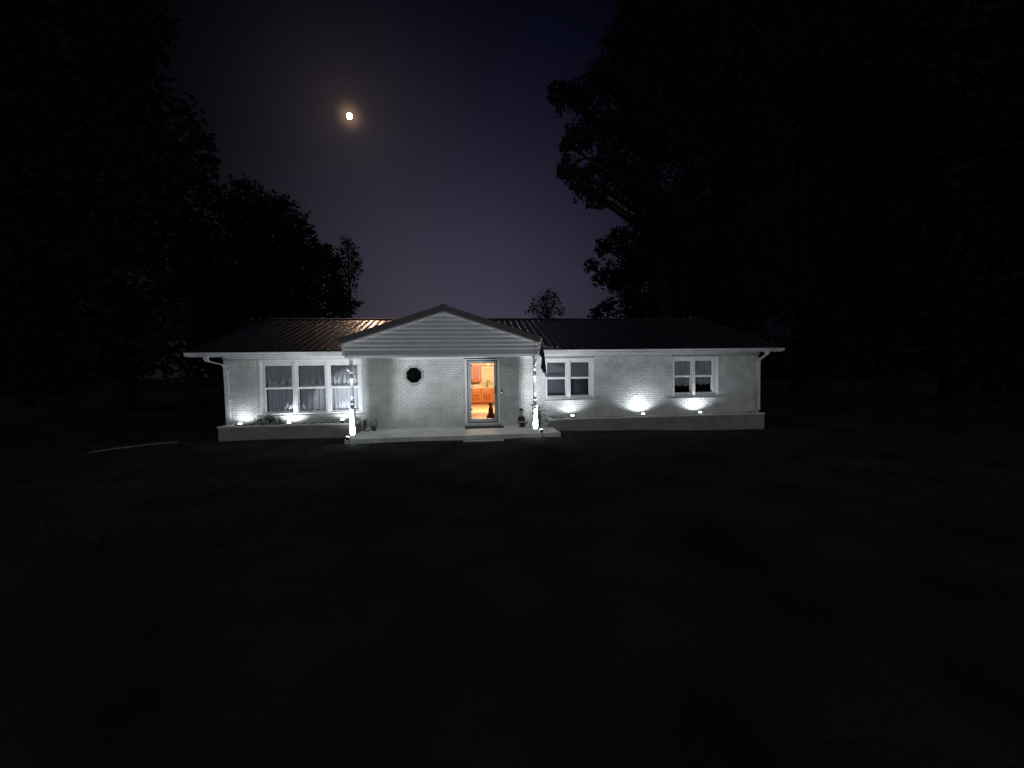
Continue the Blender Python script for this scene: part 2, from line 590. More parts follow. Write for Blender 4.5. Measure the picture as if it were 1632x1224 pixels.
# frieze, soffits, fascia, gutters
fz = MB()
fz.box(XL, -3.22, WY - .03, WY - .0005, 2.395, 2.468)
fz.box(-3.22, 1.93, WY - .03, WY - .0005, 2.33, 2.399)
fz.box(1.93, XR, WY - .03, WY - .0005, 2.395, 2.468)
fz.build('frieze_board', m_trim, house)
XE0, XE1 = -7.87, 10.30
EY = 11.50                                 # fascia plane
for x0, x1 in ((XE0, -3.30), (1.95, XE1)):
    sf = MB()
    n = int((x1 - x0) / 0.3)
    for k in range(n):
        a_ = x0 + (x1 - x0) * k / n; b_ = x0 + (x1 - x0) * (k + 1) / n
        sf.box(a_ + .004, b_ - .004, EY, WY + .02, ZT, ZT + .015)
    sf.box(x0, x1, EY, WY + .02, ZT + .0152, ZT + .03)
    if x0 == XE0: sf.box(XE0, XL, WY + .02, 19.9, ZT, ZT + .03)
    else: sf.box(XR, XE1, WY + .02, 19.9, ZT, ZT + .03)
    sf.build('soffit', m_soffit, house)
for x0, x1 in ((XE0, -3.30), (1.95, XE1)):
    fa = MB()
    fa.box(x0, x1, EY - .025, EY - .001, ZT - .02, ZT + .11)
    fa.build('fascia', m_trim, house)
# rake fascias at the gable ends
SL = 0.348
ZE = 2.60
for xa in (XE0, XE1 - .025):
    fa = MB()
    for sgn in (0, 1):
        y0, y1 = (EY - .02, 15.7) if not sgn else (19.9, 15.7)
        fa.add([(xa, y0, ZT - .02), (xa + .025, y0, ZT - .02), (xa + .025, y1, 3.93), (xa, y1, 3.93),
                (xa, y0, ZE - .012), (xa + .025, y0, ZE - .012), (xa + .025, y1, 4.06), (xa, y1, 4.06)],
               [(0, 3, 2, 1), (4, 5, 6, 7), (0, 1, 5, 4), (1, 2, 6, 5), (2, 3, 7, 6), (3, 0, 4, 7)])
    fa.build('rake_board', m_trim, house)


def gutter(x0, x1):
    prof = [(0, 0), (-.055, 0), (-.075, .012), (-.078, .045), (-.105, .075), (-.112, .085), (-.112, .098), (-.104, .098), (-.104, .088), (-.07, .055), (-.065, .02), (-.05, .008), (-.008, .008), (-.008, .10), (0, .10)]
    gm = MB()
    n = len(prof)
    vs_ = [(xx, EY - .026 + y, ZT + z_) for xx in (x0, x1) for y, z_ in prof]
    gm.add(vs_, [(i, (i + 1) % n, (i + 1) % n + n, i + n) for i in range(n)])
    # end caps and hangers
    for xx in (x0, x1 - .004):
        gm.box(xx, xx + .004, EY - .13, EY - .027, ZT + .001, ZT + .097)
    k = x0 + .4
    while k < x1:
        gm.box(k, k + .015, EY - .135, EY - .027, ZT + .088, ZT + .093)
        k += .75
    gm.build('gutter', m_gutter, house)


gutter(XE0, -4.62)
gutter(2.98, XE1)


def downspout(pts):
    d_ = MB()
    wx, wy = .050, .036
    P_ = [Vector(p) for p in pts]
    vs_ = []
    for i, p in enumerate(P_):
        vs_ += [(p.x - wx, p.y - wy, p.z), (p.x + wx, p.y - wy, p.z), (p.x + wx, p.y + wy, p.z), (p.x - wx, p.y + wy, p.z)]
    fs_ = [(0, 3, 2, 1), tuple(4 * (len(P_) - 1) + k for k in range(4))]
    for i in range(len(P_) - 1):
        for k in range(4):
            fs_.append((4 * i + k, 4 * i + (k + 1) % 4, 4 * i + 4 + (k + 1) % 4, 4 * i + 4 + k))
    d_.add(vs_, fs_)
    s_ = P_[-1]
    for zz in (2.05, 1.2):
        d_.box(s_.x - .064, s_.x + .064, s_.y - .040, s_.y + .03, zz, zz + .03)
    return d_.build('downspout', m_gutter, house)


downspout([(-7.34, 11.42, 2.47), (-7.34, 11.42, 2.38), (-7.33, 11.46, 2.33), (-7.17, 11.90, 2.23), (-7.16, 11.95, 2.16), (-7.12, 11.955, 0.52)])
downspout([(9.72, 11.42, 2.47), (9.72, 11.42, 2.40), (9.71, 11.46, 2.34), (9.84, 11.90, 2.20), (9.84, 11.95, 2.12), (9.85, 11.955, 0.47)])


# ---- roof: ribbed metal sheets
def ribbed(mb, p00, p10, p01, p11, spacing, h=.020):
    """surface with ribs running from the p0x edge to the p1x edge; p00->p01 is the low edge"""
    a0, a1, b0, b1 = Vector(p00), Vector(p01), Vector(p10), Vector(p11)
    nrm = (a1 - a0).cross(b0 - a0).normalized()
    if nrm.z < 0: nrm = -nrm
    L_ = (a1 - a0).length
    n = max(1, int(L_ / spacing))
    prof = []
    for k in range(n):
        for i_ in range(8):                     # slightly crowned pan
            t_ = i_ / 8 * .80
            prof.append(((k + t_) / n, .0022 * math.sin(PI * i_ / 8) ** 2))
        for i_ in range(7):                     # rounded rib
            prof.append(((k + .80 + .03 * i_) / n, h * math.sin(PI * (i_ + .5) / 7) ** .8))
    prof.append((1, 0))
    vs_ = []
    for t_, hh in prof:
        vs_.append(a0.lerp(a1, t_) + nrm * hh)
        vs_.append(b0.lerp(b1, t_) + nrm * hh)
    mb.add(vs_, [(2 * i, 2 * i + 2, 2 * i + 3, 2 * i + 1) for i in range(len(prof) - 1)])


RY, RZ = 15.7, ZE + SL * (15.7 - 11.42)
PX = -0.69                                   # porch ridge
PZ, PS = 3.70, 0.327                         # porch ridge height, slope
PH = 2.66                                    # half width of the porch roof in front of the eave
rf = MB()
ribbed(rf, (XE0, 11.40, ZE - .007), (XE0, RY, RZ), (XE1, 11.40, ZE - .007), (XE1, RY, RZ), .23)
ribbed(rf, (XE0, 20.0, ZE - .007), (XE0, RY, RZ), (XE1, 20.0, ZE - .007), (XE1, RY, RZ), .23)
roof = rf.build('roof', m_roof, house, smooth=True)
rd = MB()
rd.add([(XE0, 11.42, ZE - .03), (XE1, 11.42, ZE - .03), (XE1, RY, RZ - .02), (XE0, RY, RZ - .02), (XE1, 19.98, ZE - .03), (XE0, 19.98, ZE - .03)],
       [(0, 3, 2, 1), (3, 5, 4, 2)])
rd.build('roof_deck', m_roofe, roof)
rc = MB()
rc.add([(XE0, RY - .16, RZ - .022), (XE1, RY - .16, RZ - .022), (XE1, RY, RZ + .04), (XE0, RY, RZ + .04), (XE1, RY + .16, RZ - .022), (XE0, RY + .16, RZ - .022)],
       [(0, 1, 2, 3), (3, 2, 4, 5)])
rc.build('ridge_cap', m_roofe, roof)

PYF = 10.20                                  # front edge of the porch roof
zr0 = ZE + SL * (11.42 - 11.42)
YB = 11.42 + (PZ - ZE) / SL                  # porch ridge meets the main slope
HV = (PZ - ZE - .01) / PS                    # valley foot
pr = MB()
for s_ in (-1, 1):
    e0 = (PX + s_ * PH, PYF, PZ - PS * PH)
    e1 = (PX + s_ * PH, 11.42, PZ - PS * PH)
    v = (PX + s_ * HV, 11.42, PZ - PS * HV)
    ribbed(pr, e0, (PX, PYF, PZ), e1, (PX, 11.42, PZ), .23)
    # rear wings, as a fan of narrow sheets down to the valley
    n = 12
    for k in range(n):
        ya, yb = 11.42 + (YB - 11.42) * k / n, 11.42 + (YB - 11.42) * (k + 1) / n
        ha, hb = HV * (YB - ya) / (YB - 11.42), HV * (YB - yb) / (YB - 11.42)
        q = [(PX, ya, PZ), (PX + s_ * ha, ya, PZ - PS * ha), (PX + s_ * hb, yb, PZ - PS * hb), (PX, yb, PZ)]
        pr.add(q, [(0, 1, 2, 3)])
        ym = (ya + yb) / 2; hm = (ha + hb) / 2
        pr.add([(PX, ym - .02, PZ + .001), (PX + s_ * hm, ym - .02, PZ - PS * hm + .001), (PX + s_ * hm, ym, PZ - PS * hm + .022), (PX, ym, PZ + .022),
                (PX, ym + .02, PZ + .001), (PX + s_ * hm, ym + .02, PZ - PS * hm + .001)], [(0, 1, 2, 3), (3, 2, 5, 4)])
proof = pr.build('porch_roof', m_roof, house)
pe = MB()                                    # dark rake edge and the infill below the wings
TH = 0.13
for s_ in (-1, 1):
    pe.add([(PX, PYF, PZ - TH), (PX + s_ * PH, PYF, PZ - PS * PH - TH), (PX + s_ * PH, PYF, PZ - PS * PH), (PX, PYF, PZ),
            (PX, PYF + .12, PZ - TH), (PX + s_ * PH, PYF + .12, PZ - PS * PH - TH), (PX + s_ * PH, PYF + .12, PZ - PS * PH - .004), (PX, PYF + .12, PZ - .004)],
           [(0, 1, 2, 3), (4, 7, 6, 5), (0, 4, 5, 1), (1, 5, 6, 2), (2, 6, 7, 3)])
    # a narrow standing drip flange
    pe.add([(PX, PYF - .012, PZ - .05), (PX + s_ * PH, PYF - .012, PZ - PS * PH - .05), (PX + s_ * PH, PYF - .012, PZ - PS * PH + .028), (PX, PYF - .012, PZ + .028),
            (PX, PYF - .001, PZ - .05), (PX + s_ * PH, PYF - .001, PZ - PS * PH - .05), (PX + s_ * PH, PYF - .001, PZ - PS * PH + .028), (PX, PYF - .001, PZ + .028)],
           [(0, 1, 2, 3), (4, 7, 6, 5), (0, 4, 5, 1), (1, 5, 6, 2), (2, 6, 7, 3)])
    # vertical infill under the wing at the eave line
    xa, xb = PX + s_ * (PH - .02), PX + s_ * (HV - .01)
    pe.add([(xa, 11.425, 2.585), (xb, 11.425, 2.585), (xb, 11.425, PZ - PS * (HV - .01)), (xa, 11.425, PZ - PS * (PH - .02) - .003),
            (xa, 11.46, 2.585), (xb, 11.46, 2.585), (xb, 11.46, PZ - PS * (HV - .01)), (xa, 11.46, PZ - PS * (PH - .02) - .003)],
           [(0, 1, 2, 3), (4, 7, 6, 5), (0, 4, 5, 1), (1, 5, 6, 2), (2, 6, 7, 3)])
    # valley flashing strip foot
    vx = PX + s_ * (HV + .03)
    pe.box(vx - .03, vx + .03, 11.37, 11.41, 2.56, 2.69)
pe.box(PX - .09, PX + .09, PYF - .02, PYF + .05, PZ - .035, PZ + .045)
pe.build('rake_edge', m_roofe, proof)
pc = MB()
pc.add([(PX - .15, PYF, PZ - .02), (PX, PYF, PZ + .035), (PX + .15, PYF, PZ - .02), (PX - .15, YB, PZ - .02), (PX, YB, PZ + .035), (PX + .15, YB, PZ - .02)],
       [(0, 1, 4, 3), (1, 2, 5, 4)])
pc.build('ridge_cap', m_roofe, proof)

# ---- porch gable
GY = 10.34
GX0, GX1 = PX - 2.61, PX + 2.61
GZ0 = 2.40
gap_apex = PZ - TH - .02


def gtop(x):
    return gap_apex - PS * abs(x - PX)


sd = MB()
LP = 0.112
z = GZ0
while z < gap_apex:
    z1 = min(z + LP, gap_apex)

    def xr(zz):
        if zz <= gtop(GX0): return GX0, GX1
        h = (gap_apex - zz) / PS
        return PX - h, PX + h
    a0, b0 = xr(z); a1, b1 = xr(z1)
    zk = gtop(GX0)
    def strip(za, zb, ya, yb):
        aa, ba = xr(za); ab, bb = xr(zb)
        sd.add([(aa, ya, za), (ba, ya, za), (bb, yb, zb), (ab, yb, zb)], [(0, 1, 2, 3)])
    cuts = [z, z + .025, z + .05, z1] if z + .05 < z1 else [z, z1]
    if z < zk < z1: cuts = sorted(cuts + [zk])
    off = {0: .0}
    def yo(zz):
        t_ = (zz - z) / LP
        if t_ < .45: return -.020 - .006 * t_ / .45
        return -.026 + .024 * (t_ - .45) / .55
    for q in range(len(cuts) - 1):
        strip(cuts[q], cuts[q + 1], GY + yo(cuts[q] + 1e-5), GY + yo(cuts[q + 1] - 1e-5))
    sd.add([(a0, GY - .024, z), (b0, GY - .024, z), (b0, GY + .001, z), (a0, GY + .001, z)], [(0, 3, 2, 1)])
    z += LP
# solid backing
sd.prism([(GX0, GZ0 + .002), (GX1, GZ0 + .002), (GX1, gtop(GX1)), (PX, gap_apex), (GX0, gtop(GX0))], GY + .002, GY + .08)
gable = sd.build('gable_siding', m_siding, house)
gt = MB()
for s_ in (-1, 1):
    tw = .045
    gt.add([(PX, GY - .05, gap_apex - tw + .02), (PX + s_ * 2.62, GY - .05, gtop(PX + 2.62) - tw + .02), (PX + s_ * 2.62, GY - .05, gtop(PX + 2.62) + .02), (PX, GY - .05, gap_apex + .02),
            (PX, GY - .02, gap_apex - tw + .02), (PX + s_ * 2.62, GY - .02, gtop(PX + 2.62) - tw + .02), (PX + s_ * 2.62, GY - .02, gtop(PX + 2.62) + .02), (PX, GY - .02, gap_apex + .02)],
           [(0, 1, 2, 3), (4, 7, 6, 5), (0, 4, 5, 1), (1, 5, 6, 2), (2, 6, 7, 3)])
    xc = PX + s_ * 2.61
    gt.box(xc - .035, xc + .035, GY - .045, GY + .10, GZ0 - .01, gtop(xc) - .03)
    # side skirts running back to the house
    gt.box(xc - .012, xc + .012, GY + .10, 11.46, GZ0 - .005, gtop(xc) + .01)
gt.box(GX0 + .04, GX1 - .04, GY - .03, GY - .0245, GZ0 - .012, GZ0 + .012)
gt.build('gable_trim', m_trim, house)
pcg = MB()
n = 16
for k in range(n):
    xa = GX0 + (GX1 - GX0) * k / n; xb = GX0 + (GX1 - GX0) * (k + 1) / n
    pcg.box(xa + .004, xb - .004, GY + .03, WY - .031, GZ0, GZ0 + .012)
pcg.box(GX0, GX1, GY + .05, WY - .0305, GZ0 + .0125, GZ0 + .03)
pcg.box(GX0, GX1, GY - .015, GY + .13, GZ0 - .055, GZ0 - .013)
pcg.build('porch_ceiling', m_soffit, house)

# ---- porch slab 
sl = MB()
sl.add([(-3.34, 10.33, .02), (2.49, 10.30, .02), (2.47, 11.395, .02), (2.37, 11.395, .02), (2.37, 11.99, .02), (-3.30, 11.99, .02),
        (-3.34, 10.33, .19), (2.49, 10.30, .19), (2.47, 11.395, .19), (2.37, 11.395, .19), (2.37, 11.99, .19), (-3.30, 11.99, .19)],
       [(0, 5, 4, 3, 2, 1), (6, 7, 8, 9, 10, 11)] + [(i, (i + 1) % 6, (i + 1) % 6 + 6, i + 6) for i in range(6)])
sl.build('porch_floor', m_slab, house)
ps = MB()
ps.box(-.22, .86, 9.98, 10.27, .05, .085)
single(ps, 'paving_slab', m_conc, 'low concrete paver in the grass just before the porch edge', 'paver')


# ---- porch posts
def post(x):
    b_ = MB()
    y = 10.43
    h = .061
    b_.add([(x - h, y - h, .19), (x + h, y - h, .19), (x + h, y + h, .19), (x - h, y + h, .19),
            (x - h, y - h, .985), (x + h, y - h, .985), (x + h, y + h, .985), (x - h, y + h, .985),
            (x - .04, y - .04, 1.012), (x + .04, y - .04, 1.012), (x + .04, y + .04, 1.012), (x - .04, y + .04, 1.012)],
           [(0, 3, 2, 1), (0, 1, 5, 4), (1, 2, 6, 5), (2, 3, 7, 6), (3, 0, 4, 7), (4, 5, 9, 8), (5, 6, 10, 9), (6, 7, 11, 10), (7, 4, 8, 11)])
    b_.box(x - .067, x + .067, y - .067, y + .067, .191, .215)
    p = b_.build('porch_post', m_white, house)
    s_ = MB()
    s_.lathe([(.030, 1.005), (.034, 1.02), (.056, 1.055), (.059, 1.075), (.05, 1.09), (.036, 1.10), (.036, 1.11), (.060, 1.12), (.062, 1.135), (.05, 1.15), (.044, 1.16),
              (.044, 1.30), (.047, 1.32), (.044, 1.34), (.041, 1.55), (.040, 1.78), (.055, 1.79), (.057, 1.805), (.045, 1.815), (.055, 1.825), (.057, 1.84), (.046, 1.85), (.038, 1.87),
              (.036, 1.92), (.052, 1.94), (.058, 1.955), (.058, 1.965)], x, y, 24)
    s_.build('shaft', m_white, p, smooth=True)
    c_ = MB()
    c_.box(x - .062, x + .062, y - .062, y + .062, 1.965, 1.99)
    c_.box(x - .036, x + .036, y - .036, y + .036, 1.99, 2.36)
    c_.box(x - .055, x + .055, y - .055, y + .055, 2.318, 2.342)
    c_.build('capital', m_white, p)


PXL, PXR = -3.145, 1.785
post(PXL); post(PXR)


def textmesh(ch, size):
    cu = bpy.data.curves.new('letter', 'FONT')
    cu.body = ch; cu.size = size; cu.extrude = .0015; cu.align_x = 'CENTER'; cu.align_y = 'CENTER'
    cu.offset = size * .035
    o = bpy.data.objects.new('letter', cu)
    col.objects.link(o)
    dg = bpy.context.evaluated_depsgraph_get()
    me = bpy.data.meshes.new_from_object(o.evaluated_get(dg))
    bpy.data.objects.remove(o)
    return me


def sign(x, ztop, col_, label, board_h):
    t = thing('welcome_sign', label, 'sign', (x, 10.36, ztop - board_h), 'slim signs on the porch posts')
    b_ = MB(); b_.bbox(x - .055, x + .055, 10.350, 10.364, ztop - board_h, ztop, .003)
    b_.build('board', m_white, t)
    L = MB()
    for i, ch in enumerate('WELCOME'):
        me = textmesh(ch, .125)
        zc = ztop - .035 - i * .058
        L.add([(x - v.co.y, 10.3475 - v.co.z, zc - v.co.x * 1.0) for v in me.vertices], [tuple(p.vertices) for p in me.polygons])
    L.build('lettering', col_, t)


m_ink2 = mat('grey_letter_paint', (0.42, 0.44, 0.50), 0.7, var=0.0)  # pale grey letters for the left sign
sign(PXR, .98, m_ink, 'slim upright sign with black letters on the right porch post', .48)
sign(PXL, .98, m_ink2, 'slim upright sign with faint grey letters on the left porch post', .48)

# ---- front door
df = MB()
a, b, c, d = DR
df.bbox(a - .06, a + .02, WY - .03, WY + .06, c, d + .06, .006)
df.bbox(b - .02, b + .06, WY - .03, WY + .06, c, d + .06, .006)
df.bbox(a + .02, b - .02, WY - .03, WY + .06, d - .01, d + .06, .006)
df.box(a + .02, b - .02, WY + .02, WY + .25, c - .03, c + .045)
door = df.build('door_frame', m_trim, house)
gp = MB()
gp.box(a + .02, a + .045, WY + .0, WY + .05, c + .045, d - .01)
gp.box(b - .045, b - .02, WY + .0, WY + .05, c + .045, d - .01)
gp.box(a + .045, b - .045, WY + .0, WY + .05, d - .035, d - .01)
gp.box(a + .045, b - .045, WY + .0, WY + .05, c + .045, c + .075)
gp.build('shadow_gap', m_gap, door)  # dark strips standing in for the shadow gap round the storm door
sdr = MB()
xa, xb, za, zb = a + .046, b - .046, c + .076, d - .036
ga, gb, gc, gd = 0.01, 0.745, .42, 2.20
for (q0, q1, q2, q3) in ((xa, ga, za, zb), (gb, xb, za, zb), (ga, gb, za, gc), (ga, gb, gd, zb)):
    sdr.bbox(q0, q1, WY - .012, WY + .022, q2, q3, .004)
sdoor = sdr.build('storm_door', m_doorf, house)
pg = MB(); pg.box(ga, gb, WY + .003, WY + .008, gc, gd); pg.build('pane', m_dglass, sdoor)
hn = MB()
hn.tube([(.785, WY - .06, 1.25), (.785, WY - .075, 1.30), (.785, WY - .075, 1.40), (.785, WY - .06, 1.45)], .014, 8)
hn.box(.77, .80, WY - .062, WY - .0125, 1.235, 1.265)
hn.box(.77, .80, WY - .062, WY - .0125, 1.435, 1.465)
hn.build('handle', m_dark, sdoor)
for zz in (2.10, 1.32, .70):
    hg = MB()
    hg.box(ga - .005, ga + .035, WY + .03, WY + .055, zz, zz + .05)
    hg.build('hinge', m_dark, sdoor)
# threshold below the door
th = MB()
th.box(a - .06, b + .06, WY - .045, WY - .013, .191, .245)
th.build('threshold', m_conc, house)
# doorbell
db = MB(); db.bbox(.955, 1.005, WY - .045, WY - .012, 1.21, 1.35, .008)
dbo = db.build('doorbell', m_dark, house)
dbb = MB()
dbb.add([(.98 + .016 * math.cos(t * PI / 8), WY - .047, 1.245 + .016 * math.sin(t * PI / 8)) for t in range(16)] + [(.98 + .016 * math.cos(t * PI / 8), WY - .0449, 1.245 + .016 * math.sin(t * PI / 8)) for t in range(16)],
        [tuple(range(16))] + [(i, i + 16, (i + 1) % 16 + 16, (i + 1) % 16) for i in range(16)])
dbb.build('button', emat('button_glow', (0.75, 0.8, 1.0), 1.6), dbo)
mt = MB()
mt.bbox(-.20, 1.00, 11.50, 11.93, .1905, .205, .004)
single(mt, 'doormat', m_matt, 'dark doormat on the porch floor at the glass door', 'doormat')

# ------------------------------------------------------------------ kitchen behind the door
KF = .30
fl = MB()
fl.box(-7.0, 9.6, WY + .25, 19.1, KF - .2, KF - .001)
fl.build('floor', m_wood, house)
iw = MB()
KX0, KX1, KC = -1.15, 2.25, 2.462
iw.box(KX0 - .1, KX0, WY + .26, 19.14, KF, KC)
iw.box(KX1, KX1 + .1, WY + .26, 19.14, KF, KC)
iw.box(KX0, KX1, 19.0, 19.14, KF, KC - .001)
iw.build('interior_wall', m_wall_in, house)
ic = MB()
ic.box(XL + .2, XR - .2, WY + .02, 19.14, KC + .001, KC + .05)
ic.build('ceiling', m_wall_in, house)
fk = MB()
x = KX0
fk.box(KX0 + .001, KX1 - .001, 14.4, 18.99, KF - .001 + .002, KF + .006)
fk.build('kitchen_floor', m_floor, house)
sof = MB()
sof.box(KX0 + .001, KX1 - .001, 18.66, 18.999, 2.22, KC - .001)
sof.build('bulkhead', m_wall_in, house)


def panel_door(mbf, mbp, x0, x1, y, z0, z1):
    t_ = .06
    mbf.bbox(x0, x0 + t_, y - .02, y, z0, z1, .003)
    mbf.bbox(x1 - t_, x1, y - .02, y, z0, z1, .003)
    mbf.bbox(x0 + t_, x1 - t_, y - .02, y, z0, z0 + t_, .003)
    mbf.bbox(x0 + t_, x1 - t_, y - .02, y, z1 - t_, z1, .003)
    mbp.bbox(x0 + t_ + .012, x1 - t_ - .012, y - .016, y - .001, z0 + t_ + .012, z1 - t_ - .012, .012)


bc = thing('base_cabinet', 'long oak base cabinet with cream countertop seen through the door', 'cabinet', (.5, 18.7, KF))
q = MB(); q.box(KX0 + .005, KX1 - .005, 18.38, 18.97, KF + .10, 1.10); q.box(KX0 + .005, KX1 - .005, 18.44, 18.97, KF + .007, KF + .10)
q.build('carcass', m_oakd, bc)
q = MB(); q.bbox(KX0 + .004, KX1 - .004, 18.33, 18.98, 1.1005, 1.145, .01); q.box(KX0 + .004, KX1 - .004, 18.97, 18.995, 1.1455, 1.25)
ct = q.build('countertop', m_cream, bc)
for x0 in (-1.10, -.56, -.02, .52, 1.06, 1.60):
    qa, qb = MB(), MB()
    panel_door(qa, qb, x0 + .012, x0 + .50, 18.379, KF + .14, .90)
    o_ = qa.build('door', m_oak, bc); qb.build('panel', m_oakd, o_)
    q = MB(); q.bbox(x0 + .012, x0 + .50, 18.357, 18.379, .935, 1.075, .004); q.build('drawer', m_oak, bc)
q = MB()
q.tube([(.82, 18.72, 1.14), (.82, 18.72, 1.38), (.835, 18.71, 1.44), (.87, 18.69, 1.47), (.91, 18.67, 1.455), (.93, 18.66, 1.41), (.93, 18.66, 1.35)], .016, 8)
q.tube([(.80, 18.72, 1.14), (.80, 18.72, 1.17), (.76, 18.70, 1.22)], .012, 8)
q.build('faucet', m_dark, bc)
q = MB(); q.box(.62, 1.18, 18.42, 18.84, 1.1452, 1.152); q.build('sink', m_dark, bc)
wc = thing('wall_cabinet', 'oak wall cabinet with raised panel door above the counter', 'cabinet', (.1, 18.85, 1.42))
q = MB(); q.box(-.85, .50, 18.70, 18.995, 1.42, 2.218); q.build('carcass', m_oakd, wc)
for x0 in (-.82, -.36, .09):
    qa, qb = MB(), MB()
    panel_door(qa, qb, x0, x0 + .37, 18.699, 1.45, 2.18)
    o_ = qa.build('door', m_oak, wc); qb.build('panel', m_oakd, o_)
q = MB()
q.box(.56, .63, 18.94, 18.998, 1.26, 2.16); q.box(1.10, 1.17, 18.94, 18.998, 1.26, 2.16); q.box(.63, 1.10, 18.94, 18.998, 2.09, 2.16); q.box(.63, 1.10, 18.93, 18.998, 1.26, 1.32)
single(q, 'window_casing', m_cream, 'cream casing round the kitchen window over the sink', 'window frame')
q = MB()
n = 40
vs = []
for i in range(n + 1):
    for zz in (1.33, 2.08):
        vs.append((.635 + .46 * i / n, 18.955 + .006 * math.sin(i * 1.9), zz))
q.add(vs, [(2 * i, 2 * i + 2, 2 * i + 3, 2 * i + 1) for i in range(n)])
single(q, 'window_shade', m_blind, 'closed cream shade in the kitchen window behind the faucet', 'shade')
q = MB(); q.bbox(.10, .38, 18.72, 18.98, 1.36, 1.418, .01)
single(q, 'range_hood', m_oakd, 'small brown unit mounted under the oak wall cabinet', 'hood')
q = MB(); q.bbox(.14, .38, 18.50, 18.72, 1.146, 1.29, .015); q.box(.17, .35, 18.495, 18.499, 1.18, 1.26)
single(q, 'toaster', mat('pale_appliance', (.60, .58, .60), .35, var=.12, scale=14), 'small pale appliance on the cream countertop left of the sink', 'appliance')
q = MB(); q.lathe([(.04, 1.146), (.045, 1.2), (.03, 1.28), (.02, 1.33), (.02, 1.36)], .48, 18.6, 14)
single(q, 'soap_bottle', m_cream, 'cream bottle standing on the countertop beside the sink', 'bottle', smooth=True)
q = MB(); q.bbox(.81, .95, 18.58, 18.655, 2.22, 2.33, .008)
kl = single(q, 'sconce', emat('warm_lit_shade', (1.0, .78, .38), 1.6), 'small square lit lamp above the kitchen window', 'lamp')
q = MB()
q.bbox(-.15, 1.5, 14.9, 15.6, KF + .0065, KF + .015, .004)
single(q, 'rug', m_cream, 'pale rug on the kitchen floor inside the door', 'rug')

cl = thing('ceiling_light', 'warm lit dome light on the kitchen ceiling', 'lamp', (.5, 15.9, KC))
q = MB(); q.lathe([(.18, KC - .001), (.18, KC - .03), (.15, KC - .035)][::-1], .5, 15.9, 24); q.build('base', m_white, cl, True)
q = MB(); q.lathe([(.02, KC - .11), (.08, KC - .10), (.13, KC - .07), (.148, KC - .036)], .5, 15.9, 24); q.build('shade', emat('warm_dome', (1, .8, .45), 3.0), cl, True)


def lamp(kind, name, loc, energy, color, parent, **kw):
    L = bpy.data.lights.new(name, kind)
    L.energy = energy; L.color = color
    for k_, v_ in kw.items():
        setattr(L, k_, v_)
    o = bpy.data.objects.new(name, L)
    col.objects.link(o)
    o.location = Vector(loc) - (WL[parent] if parent else Vector((0, 0, 0)))
    o.parent = parent
    return o


lamp('POINT', 'bulb', (.5, 15.9, KC - .25), 300, (1.0, .83, .50), cl, shadow_soft_size=.12)


# ------------------------------------------------------------------ dog
def skin(name, verts, edges, radii, m, parent, root=0, sub=2):
    me = bpy.data.meshes.new(name)
    me.from_pydata(verts, edges, [])
    o = bpy.data.objects.new(name, me)
    col.objects.link(o)
    md_ = o.modifiers.new('skin', 'SKIN')
    md_.use_smooth_shade = True
    for i, r in enumerate(radii):
        sv = me.skin_vertices[0].data[i]
        sv.radius = r if hasattr(r, '__len__') else (r, r)
        sv.use_root = (i == root)
    s_ = o.modifiers.new('sub', 'SUBSURF'); s_.levels = sub; s_.render_levels = sub
    dg = bpy.context.evaluated_depsgraph_get()
    nm = bpy.data.meshes.new_from_object(o.evaluated_get(dg))
    bpy.data.objects.remove(o)
    nm.name = name
    nm.materials.clear(); nm.materials.append(m)
    nm.polygons.foreach_set('use_smooth', [True] * len(nm.polygons))
    oo = bpy.data.objects.new(name, nm)
    col.objects.link(oo)
    if parent: oo.parent = parent
    return oo


dog = thing('dog', 'small dark brown dog sitting upright inside the glass door', 'dog', (.655, 12.52, KF + .002), rz=math.radians(-6))
V = [(0, .11, .14), (0, .08, .25), (0, .035, .36), (0, .01, .44), (0, -.005, .50), (0, -.02, .555), (.012, -.085, .545), (.02, -.125, .535),
     (-.055, .0, .34), (-.052, -.04, .20), (-.046, -.05, .05), (-.046, -.085, .018),
     (.055, .0, .34), (.052, -.04, .20), (.046, -.05, .05), (.046, -.085, .018),
     (-.085, .04, .13), (-.115, -.04, .12), (-.105, .035, .035), (-.11, -.06, .018),
     (.085, .04, .13), (.115, -.04, .12), (.105, .035, .035), (.11, -.06, .018),
     (0, .19, .06), (.04, .28, .02)]
E_ = [(0, 1), (1, 2), (2, 3), (3, 4), (4, 5), (5, 6), (6, 7), (2, 8), (8, 9), (9, 10), (10, 11), (2, 12), (12, 13), (13, 14), (14, 15),
      (0, 16), (16, 17), (17, 18), (18, 19), (0, 20), (20, 21), (21, 22), (22, 23), (0, 24), (24, 25)]
Rr = [.080, .070, .066, .052, .050, .066, .030, .018, .035, .024, .018, .020, .035, .024, .018, .020,
      .06, .045, .022, .020, .06, .045, .022, .020, .028, .014]
skin('body', V, E_, Rr, m_dog, dog)
for s_ in (-1, 1):
    e = MB()
    vs = [(s_ * .040, -.015, .585), (s_ * .050, .015, .585), (s_ * .066, .015, .545), (s_ * .066, -.01, .490), (s_ * .056, -.035, .485), (s_ * .054, -.03, .55)]
    vs2 = [(x_ + s_ * .008, y_, z_) for x_, y_, z_ in vs]
    n = 6
    e.add(vs + vs2, [tuple(range(n)), tuple(range(2 * n - 1, n - 1, -1))] + [(i, i + n, (i + 1) % n + n, (i + 1) % n) for i in range(n)])
    eo = e.build('ear', m_dog, None); eo.parent = dog
e = MB(); e.lathe([(.004, .525), (.022, .53), (.026, .545), (.02, .558), (.004, .562)], .016, -.118, 12, sy_=.9)
eo = e.build('muzzle', m_muz, None, True); eo.parent = dog
